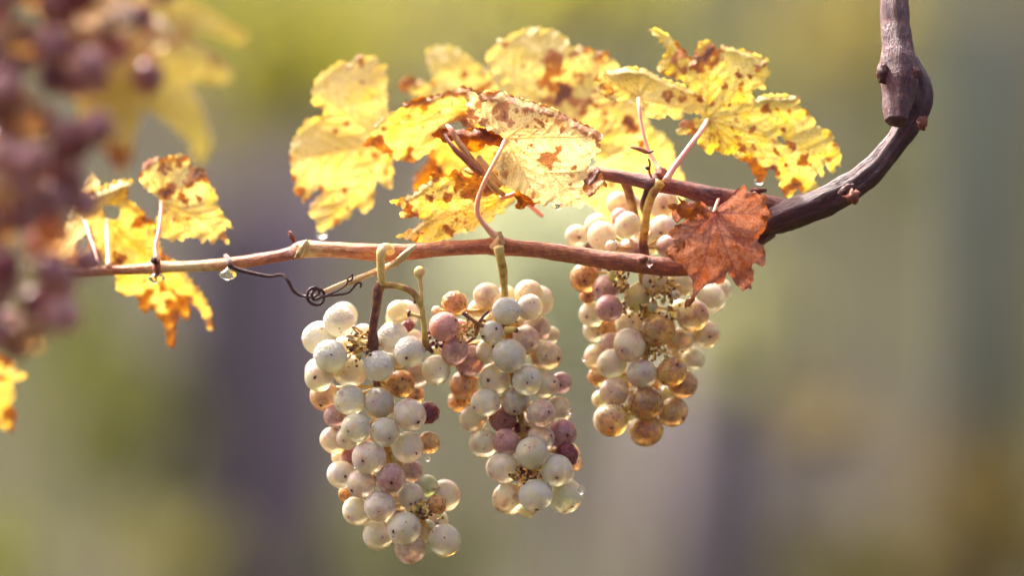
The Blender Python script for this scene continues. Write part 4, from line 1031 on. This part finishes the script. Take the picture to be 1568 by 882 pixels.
# 11 red-brown leaf
o11 = tr(1000, 250, 4.008, [(85,262),(98,252),(115,248),(150,256),(170,240),(150,215),(146,197),(158,200),(175,225),(210,240),(250,242),(275,232),(290,228),(315,245),(330,262),(348,290),(372,302),(398,285),(408,256),(430,246),(450,233),(470,215),(490,193),(505,170),(520,152),(545,140),(555,128),(572,138),(577,158),(574,182),(605,180),(640,182),(655,195),(685,190),(702,208),(690,230),(688,248),(702,270),(716,290),(728,300),(736,322),(715,335),(700,355),(698,380),(690,402),(680,418),(668,432),(655,440),(650,458),(640,478),(655,495),(680,505),(685,530),(692,560),(688,580),(692,602),(685,625),(675,637),(655,628),(640,622),(620,608),(610,625),(604,642),(620,660),(615,690),(618,720),(600,745),(598,778),(590,765),(575,770),(560,782),(548,790),(535,765),(510,750),(495,725),(480,700),(462,662),(450,680),(445,700),(430,735),(400,743),(380,735),(360,737),(330,740),(310,762),(290,780),(275,800),(258,822),(240,860),(225,884),(210,880),(200,892),(192,870),(196,848),(230,830),(243,800),(245,775),(242,745),(240,720),(228,700),(210,660),(180,622),(140,600),(100,580),(78,545),(90,520),(100,500),(115,482),(130,465),(105,448),(88,435),(98,424),(130,402),(160,375),(180,360),(203,342),(190,335),(168,348),(152,368),(135,358),(122,342),(118,320),(112,308),(122,288),(100,278)])
J = (1093, 326)
L = leaf('dry red brown leaf hanging over the lower cane beside the right bunch', J, -0.022)
leaf_blade(L, o11, J, [(1140, 285), (1180, 330), (1170, 405), (1138, 445), (1058, 460), (1022, 385), (1024, 318)], -0.022, M_LEAF_RED, (-0.05, 0.22), 0.05, 1.5, blots=trb(1000, 250, 4.008, [(110,270,60,.9),(200,270,90,.95),(300,290,60,1.0),(160,430,110,.62),(150,560,80,.62),(250,380,60,.55),(420,500,40,.5),(500,420,30,.45),(690,260,70,.8),(700,330,60,.75),(670,420,60,.7),(660,560,60,.6),(560,160,50,.5),(590,770,30,.9),(230,860,60,.8),(130,430,30,.8),(400,740,30,.6)]), edge_w=3, edge_k=0.5, seed=11, fold=9, sp=1.9, pucker=0.7)
tube_obj('petiole', [(1093, 325, -0.0225, 2.4, 0.7), (1096, 316, -0.016, 2.6, 0.7), (1100, 306, -0.006, 3, 0.7)], M_PET, L, sides=8, seed=80)
# 13 left bright leaf
o13 = tr(90, 210, 2.594, [(318,150),(330,158),(328,135),(333,115),(350,95),(385,78),(405,88),(430,82),(450,72),(470,66),(500,72),(520,85),(525,105),(532,118),(570,118),(592,150),(590,170),(598,190),(612,200),(620,222),(632,232),(626,262),(640,290),(668,325),(696,364),(678,360),(660,350),(655,382),(668,400),(675,426),(655,415),(640,400),(625,410),(605,427),(598,412),(590,400),(580,415),(568,424),(560,410),(550,400),(535,402),(520,395),(495,390),(492,415),(478,410),(465,400),(445,417),(432,405),(420,400),(400,397),(392,370),(380,345),(385,325),(400,310),(410,255),(395,238),(370,218),(350,205),(335,190),(325,180)])
J = (247, 308)
L = leaf('small bright yellow leaf with scorched top, upright on the left end of the cane', J, 0.045)
leaf_blade(L, o13, J, [(222, 255), (262, 238), (315, 265), (352, 365), (300, 372), (262, 370)], 0.045, M_LEAF_YEL, (0.15, -0.3), 0.1, 1.3, blots=trb(90, 210, 2.594, [(545,140,45,1.4),(570,160,30,1.2),(350,105,26,1.0),(430,90,45,.8),(490,85,40,.9),(440,215,32,1.3),(490,240,24,1.0),(415,130,24,.9),(325,155,14,1.3),(460,330,14,1.2),(555,242,14,1.2),(515,320,12,.9),(660,395,22,.9),(380,350,20,.8),(620,222,16,.9)]), edge_w=4, edge_k=0.6, seed=13)
tube_obj('petiole', [(247, 308, 0.043, 2.4, 0.15), (246, 330, 0.035, 2.7, 0.2), (243, 355, 0.028, 3, 0.25), (238, 378, 0.022, 3.4, 0.25), (241, 398, 0.018, 5, 0.15)], M_PET, L, sides=8, seed=81)
# 14 drooping left leaf with a hole
o14 = tr(90, 210, 2.594, [(60,265),(75,250),(92,235),(120,222),(150,208),(180,195),(212,180),(245,166),(270,170),(297,178),(285,190),(268,190),(276,215),(262,240),(290,258),(330,290),(345,318),(372,335),(382,345),(380,380),(400,430),(420,470),(470,500),(500,540),(540,590),(580,640),(602,690),(606,725),(616,768),(600,765),(590,745),(585,720),(560,692),(545,670),(530,668),(525,640),(512,640),(518,680),(520,702),(510,728),(490,715),(470,712),(465,735),(458,760),(462,800),(458,830),(446,842),(435,825),(425,790),(428,760),(415,735),(400,720),(380,690),(362,680),(345,702),(330,685),(322,660),(312,640),(308,615),(285,628),(265,630),(240,612),(228,590),(235,560),(215,530),(200,510),(160,490),(120,470),(90,492),(100,470),(110,440),(135,420),(140,400),(125,360),(110,330),(90,305),(72,290)])
J = (160, 330)
L = leaf('drooping golden leaf with a hole, orange brown below, behind the left cane end', J, 0.06)
leaf_blade(L, o14, J, [(118, 315), (190, 280), (230, 400), (262, 530), (325, 500), (205, 370)], 0.06, M_LEAF_GOLD, (0.3, 0.25), 0.05, 1.6, blots=trb(90, 210, 2.594, [(340,340,42,1.2),(235,490,32,1.4),(400,590,60,.9),(440,700,80,1.15),(440,800,60,1.1),(400,560,26,1.3),(490,660,60,.85),(350,650,50,.9),(120,245,40,.8),(420,490,40,1.0),(130,465,35,1.0),(600,740,25,.7),(270,230,25,.7)]), edge_w=4, edge_k=0.7, seed=14, holes=[tr(90, 210, 2.594, [(170,280),(180,270),(205,268),(235,275),(245,290),(244,312),(230,328),(212,330),(190,318),(175,300)])],
           rolls=[(tr(90,210,2.594,[(60,265),(150,210),(245,168),(297,178)]), 12, 30), (tr(90,210,2.594,[(262,240),(340,310)]), 7, 16), (tr(90,210,2.594,[(470,500),(580,640),(606,720)]), 10, 18)])
tube_obj('petiole', [(163, 336, 0.058, 3.0, 0.1), (164, 360, 0.048, 3.4, 0.12), (165, 385, 0.038, 3.6, 0.12), (166, 408, 0.028, 4.4, 0.15)], M_PET, L, sides=8, seed=82)
# 15 small torn leaf at the far left
o15 = tr(90, 210, 2.594, [(72,240),(90,200),(105,170),(130,140),(150,165),(158,190),(150,240),(100,300),(110,370),(70,420),(80,480),(120,500),(150,515),(100,520),(20,515),(-20,480),(10,380),(40,300)])
L = leaf('pale torn leaf half hidden behind the blurred dark bunch, left of the drooping leaf', (125, 320), 0.08)
leaf_blade(L, o15, (125, 330), [(140, 268), (100, 400), (130, 400)], 0.08, M_LEAF_UNDER, (0.2, 0.1), 0.1, 1.3, blots=trb(90, 210, 2.594, [(60,505,50,1.0)]), seed=15)
tube_obj('petiole', [(126, 326, 0.074, 2.2, 0.3), (134, 350, 0.06, 2.4, 0.3), (142, 375, 0.045, 2.6, 0.3), (149, 404, 0.03, 3.6, 0.3)], M_PET, L, sides=8, seed=83)
# 16 lower-left corner leaf
o16 = tr(0, 200, 1.8375, [(-60,640),(0,632),(15,640),(32,650),(45,672),(75,690),(55,702),(30,705),(36,725),(40,745),(30,770),(48,800),(40,820),(38,852),(20,840),(0,836),(-30,820),(-60,800)])
L = leaf('mottled yellow leaf cut off by the left edge of the photo, below the blurred bunch', (-20, 590), -0.16)
leaf_blade(L, o16, (-30, 590), [(40, 575), (20, 660), (5, 548)], -0.16, M_LEAF_SPOT, (0.2, 0.1), 0.1, 1.0, blots=trb(0, 200, 1.8375, [(25,810,30,1.2),(10,650,18,1.0),(10,700,16,1.0),(30,840,20,1.2)]), seed=16)
# foreground blurred starry leaf
ofg = tr(0, 0, 2.94, [(560,-60),(800,-40),(950,50),(1030,100),(1105,150),(1110,180),(1070,200),(1000,165),(900,140),(830,120),(860,170),(900,200),(980,250),(1030,310),(1045,345),(1000,375),(940,368),(870,350),(850,370),(880,430),(910,490),(945,590),(955,640),(920,725),(890,740),(870,700),(865,650),(835,610),(790,570),(750,540),(700,500),(650,500),(620,560),(600,620),(600,700),(545,790),(500,730),(440,650),(390,590),(350,500),(330,400),(290,250),(270,100),(280,-60)])
J = (200, 60)
L = thing('vine_leaf', P(J[0], J[1], -0.29), 'blurred golden star shaped leaf close to the camera at upper left', 'leaf', GA)
leaf_blade(L, ofg, J, [(370, 50), (350, 115), (310, 240), (185, 260)], -0.29, M_LEAF_NEAR, (0.1, -0.2), 0.1, 1.0, blots=trb(0, 0, 2.94, [(520,700,60,1.2),(1080,170,40,.6),(700,150,120,.7),(640,420,90,.8),(960,300,60,.55),(430,400,80,.5)]), seed=18, sp=3.2)
ofh = tr(0, 0, 2.94, [(180,-80),(460,-80),(560,60),(520,200),(420,330),(330,420),(270,330),(240,200),(170,60)])
L = thing('vine_leaf', P(100, 20, -0.28), 'blurred yellow leaf between the large dark bunch and the star shaped leaf', 'leaf', GA)
leaf_blade(L, ofh, (110, 0), [(110, 120), (180, 40), (60, 60)], -0.28, M_LEAF_NEAR, (0.1, 0.1), 0.1, 1.0, seed=19, sp=3.2)

# ---------------------------------------------------------------- water drops
def drop(px, py, y, w, h, label):
    s = K * (CAM_D + y) / CAM_D
    c = np.array(P(px, py, y)); V, F = [], []
    nu, nv = 20, 14
    for j in range(nv + 1):
        t = j / nv                         # 0 top .. 1 bottom
        r = math.sin(math.pi * t ** 1.25) ** 0.85 if 0 < t < 1 else 0.0
        for i in range(nu):
            a = 2 * math.pi * i / nu
            V.append(c + np.array([w * r * math.cos(a), w * r * math.sin(a), h * (1 - 2 * t)]) * s)
    for j in range(nv):
        for i in range(nu):
            F.append((j * nu + i, (j + 1) * nu + i, (j + 1) * nu + (i + 1) % nu, j * nu + (i + 1) % nu))
    o = obj('water_drop', V, F, M_WATER, None, origin=tuple(c))
    tag(o, label, 'water drop', 'hanging water drops')
drop(240, 425, 0.020, 13, 10, 'clear drop hanging under the cane below the small bright leaf, left of the tendril')
drop(349, 419, 0.012, 14, 10.5, 'clear drop hanging under the cane where the dark tendril is wound')
drop(492, 356, 0.085, 8, 11, 'clear drop at the bottom tip of the large plain yellow leaf')
drop(853, 314, 0.0, 9, 7, 'clear drop at the lower edge of the front cream leaf')
drop(1162, 276, 0.03, 7, 8, 'clear drop at a lower tip of the large spotted right leaf')
drop(873, 629, 0.0, 5, 7, 'clear drop on the right side of the middle bunch, at half height')
drop(890, 750, 0.0, 6, 9, 'clear drop on the lowest right grape of the middle bunch')
drop(655, 703, 0.012, 4, 5, 'clear drop on the right side of the leftmost bunch')
drop(995, 402, -0.018, 5, 9, 'bright drop on the front of the lower cane beside the red leaf')
drop(893, 550, 0.02, 3, 4, 'tiny drop on the left side of the right bunch')

# ---------------------------------------------------------------- the vineyard behind, far out of focus
def crown(cx, cy, cz, rx, ry, rz, n, size, seed, gaps=0.35):
    r2 = np.random.default_rng(seed)
    cl = r2.normal(0, 0.45, (max(5, n // 60), 3))
    V, F = [], []
    for k in range(n):
        p = cl[int(r2.integers(0, len(cl)))] + r2.normal(0, gaps, 3)
        q = np.linalg.norm(p)
        if q > 1.15: p = p / q * r2.uniform(0.8, 1.1)
        c = np.array([cx + p[0] * rx, cy + p[1] * ry, cz + p[2] * rz])
        a = r2.normal(0, 1, 3); a /= np.linalg.norm(a)
        b = np.cross(a, r2.normal(0, 1, 3)); b /= np.linalg.norm(b) + 1e-9
        s = size * r2.uniform(0.6, 1.2)
        nn = np.cross(a, b) * s * 0.25
        b0 = len(V)
        V += [c - a * s, c - b * s * 0.8 + nn, c + a * s, c + b * s * 0.8 + nn]
        F += [(b0, b0 + 1, b0 + 2), (b0, b0 + 2, b0 + 3)]
    return V, F

def mtube(pts, rad, sides=10):
    pts = [np.array(p, float) for p in pts]
    V, F = [], []
    for i, (p, r) in enumerate(zip(pts, rad)):
        for k in range(sides):
            a = 2 * math.pi * k / sides
            w = 1 + 0.1 * math.sin(3 * a + i)
            V.append(p + np.array([math.cos(a) * r * w, math.sin(a) * r * w, 0]))
    for i in range(len(pts) - 1):
        for k in range(sides):
            F.append((i * sides + k, i * sides + (k + 1) % sides, (i + 1) * sides + (k + 1) % sides, (i + 1) * sides + k))
    F.append(tuple(range(sides))[::-1]); F.append(tuple((len(pts) - 1) * sides + k for k in range(sides)))
    return V, F

M_TRUNK = mat_simple('old_vine_wood', (0.22, 0.18, 0.19), (0.30, 0.25, 0.26), 25.0, 0.9)
def leafmat(name, c): return mat_simple(name, tuple(x * 0.75 for x in c), tuple(min(1, x * 1.25) for x in c), 9.0, 0.6, 0.6)
BG = [  # px, py, rx_px, rz_px, distance behind focus, colour, leaf count, words
    (400, 40, 200, 160, 9.0, (0.249, 0.239, 0.033), 900, 'blurred olive yellow vine crown behind the upper left leaves'),
    (640, 60, 210, 130, 12.0, (0.290, 0.270, 0.073), 700, 'blurred tan green vine crown behind the tallest leaf'),
    (900, -40, 170, 100, 11.0, (0.334, 0.315, 0.048), 700, 'blurred dark olive vine crown at the top middle edge'),
    (1290, 10, 140, 110, 10.0, (0.238, 0.202, 0.064), 600, 'blurred orange vine crown at the top, left of the old arm'),
    (1130, 110, 120, 120, 14.0, (0.151, 0.157, 0.047), 500, 'blurred grey green vine crown behind the largest spotted leaf'),
    (850, 400, 140, 200, 7.0, (0.451, 0.476, 0.307), 800, 'blurred pale yellow vine crown behind the middle bunch'),
    (1130, 520, 90, 110, 8.0, (0.211, 0.211, 0.105), 420, 'blurred pale olive vine crown right of the right bunch'),
    (1245, 640, 13, 13, 2.7, (0.075, 0.062, 0.036), 110, 'round blurred tan patch of leaves right of the right bunch'),
    (1470, 800, 190, 150, 8.0, (0.073, 0.053, 0.014), 500, 'blurred ochre vine crown in the lower right corner'),
    (1290, 860, 80, 70, 7.0, (0.084, 0.075, 0.014), 300, 'blurred olive low shoots at the bottom edge right of the middle'),
    (-10, 880, 80, 60, 7.0, (0.180, 0.192, 0.040), 400, 'blurred light green low shoots in the lower left corner'),
    (140, 600, 130, 170, 10.0, (0.091, 0.098, 0.019), 600, 'blurred green vine crown left below the lower left leaf'),
    (260, 850, 110, 60, 8.0, (0.119, 0.112, 0.034), 350, 'blurred pale low shoots at the bottom edge left of the dark post'),
    (700, 850, 200, 90, 10.0, (0.070, 0.075, 0.025), 500, 'blurred green low shoots below the leftmost bunch'),
    (1380, 230, 130, 150, 15.0, (0.077, 0.083, 0.030), 500, 'blurred grey green vine crown behind the curve of the old arm'),
]
for i, (px, py, rx, rz, dist, c, n, words) in enumerate(BG):
    p = P(px, py, dist); s = K * (CAM_D + dist) / CAM_D
    root = thing('background_vine', (p.x, p.y, 0), words, 'grape vine', 'vines of the rows behind')
    V, F = crown(p.x, p.y, p.z, rx * s, 0.22, rz * s, int(n * 0.22), 0.045, 900 + i)
    obj('crown', V, F, leafmat('background_leaves', c), root, smooth=False)
    h = p.z
    V, F = mtube([(p.x + 0.03, p.y, -0.05), (p.x - 0.02, p.y, h * 0.4), (p.x + 0.02, p.y, h * 0.8), (p.x, p.y, h)], [q * (0.12 if dist < 4 else 0.7) for q in (0.03, 0.022, 0.02, 0.012)])
    obj('trunk', V, F, M_TRUNK, root)
POSTS = [  # px, distance, width px, colour1, colour2, words
    (445, 11.0, 140, (0.19, 0.135, 0.175), (0.23, 0.17, 0.21), 'blurred dark purple weathered post left of the leftmost bunch', 1.46),
    (330, 11.0, 200, (0.075, 0.060, 0.068), (0.095, 0.080, 0.088), 'blurred grey post beside the dark purple post', 1.40),
    (1510, 12.0, 110, (0.040, 0.054, 0.058), (0.054, 0.068, 0.072), 'blurred blue grey post at the right edge of the photo', 1.9),
    (1090, 15.0, 230, (0.17, 0.145, 0.15), (0.20, 0.17, 0.175), 'blurred mauve stump below the right bunch', 1.10),
]
for px, dist, w, c1, c2, words, top in POSTS:
    p = P(px, 441, dist); s = K * (CAM_D + dist) / CAM_D
    V, F = mtube([(p.x, p.y, -0.1), (p.x + 0.004, p.y, top * 0.5), (p.x, p.y, top)], [w * s / 2, w * s / 2.1, w * s / 2.3], 16)
    o = obj('vineyard_post', V, F, mat_simple('post_wood', c1, c2, 12.0, 0.9), None, origin=(p.x, p.y, 0))
    tag(o, words, 'post', 'posts of the rows behind')
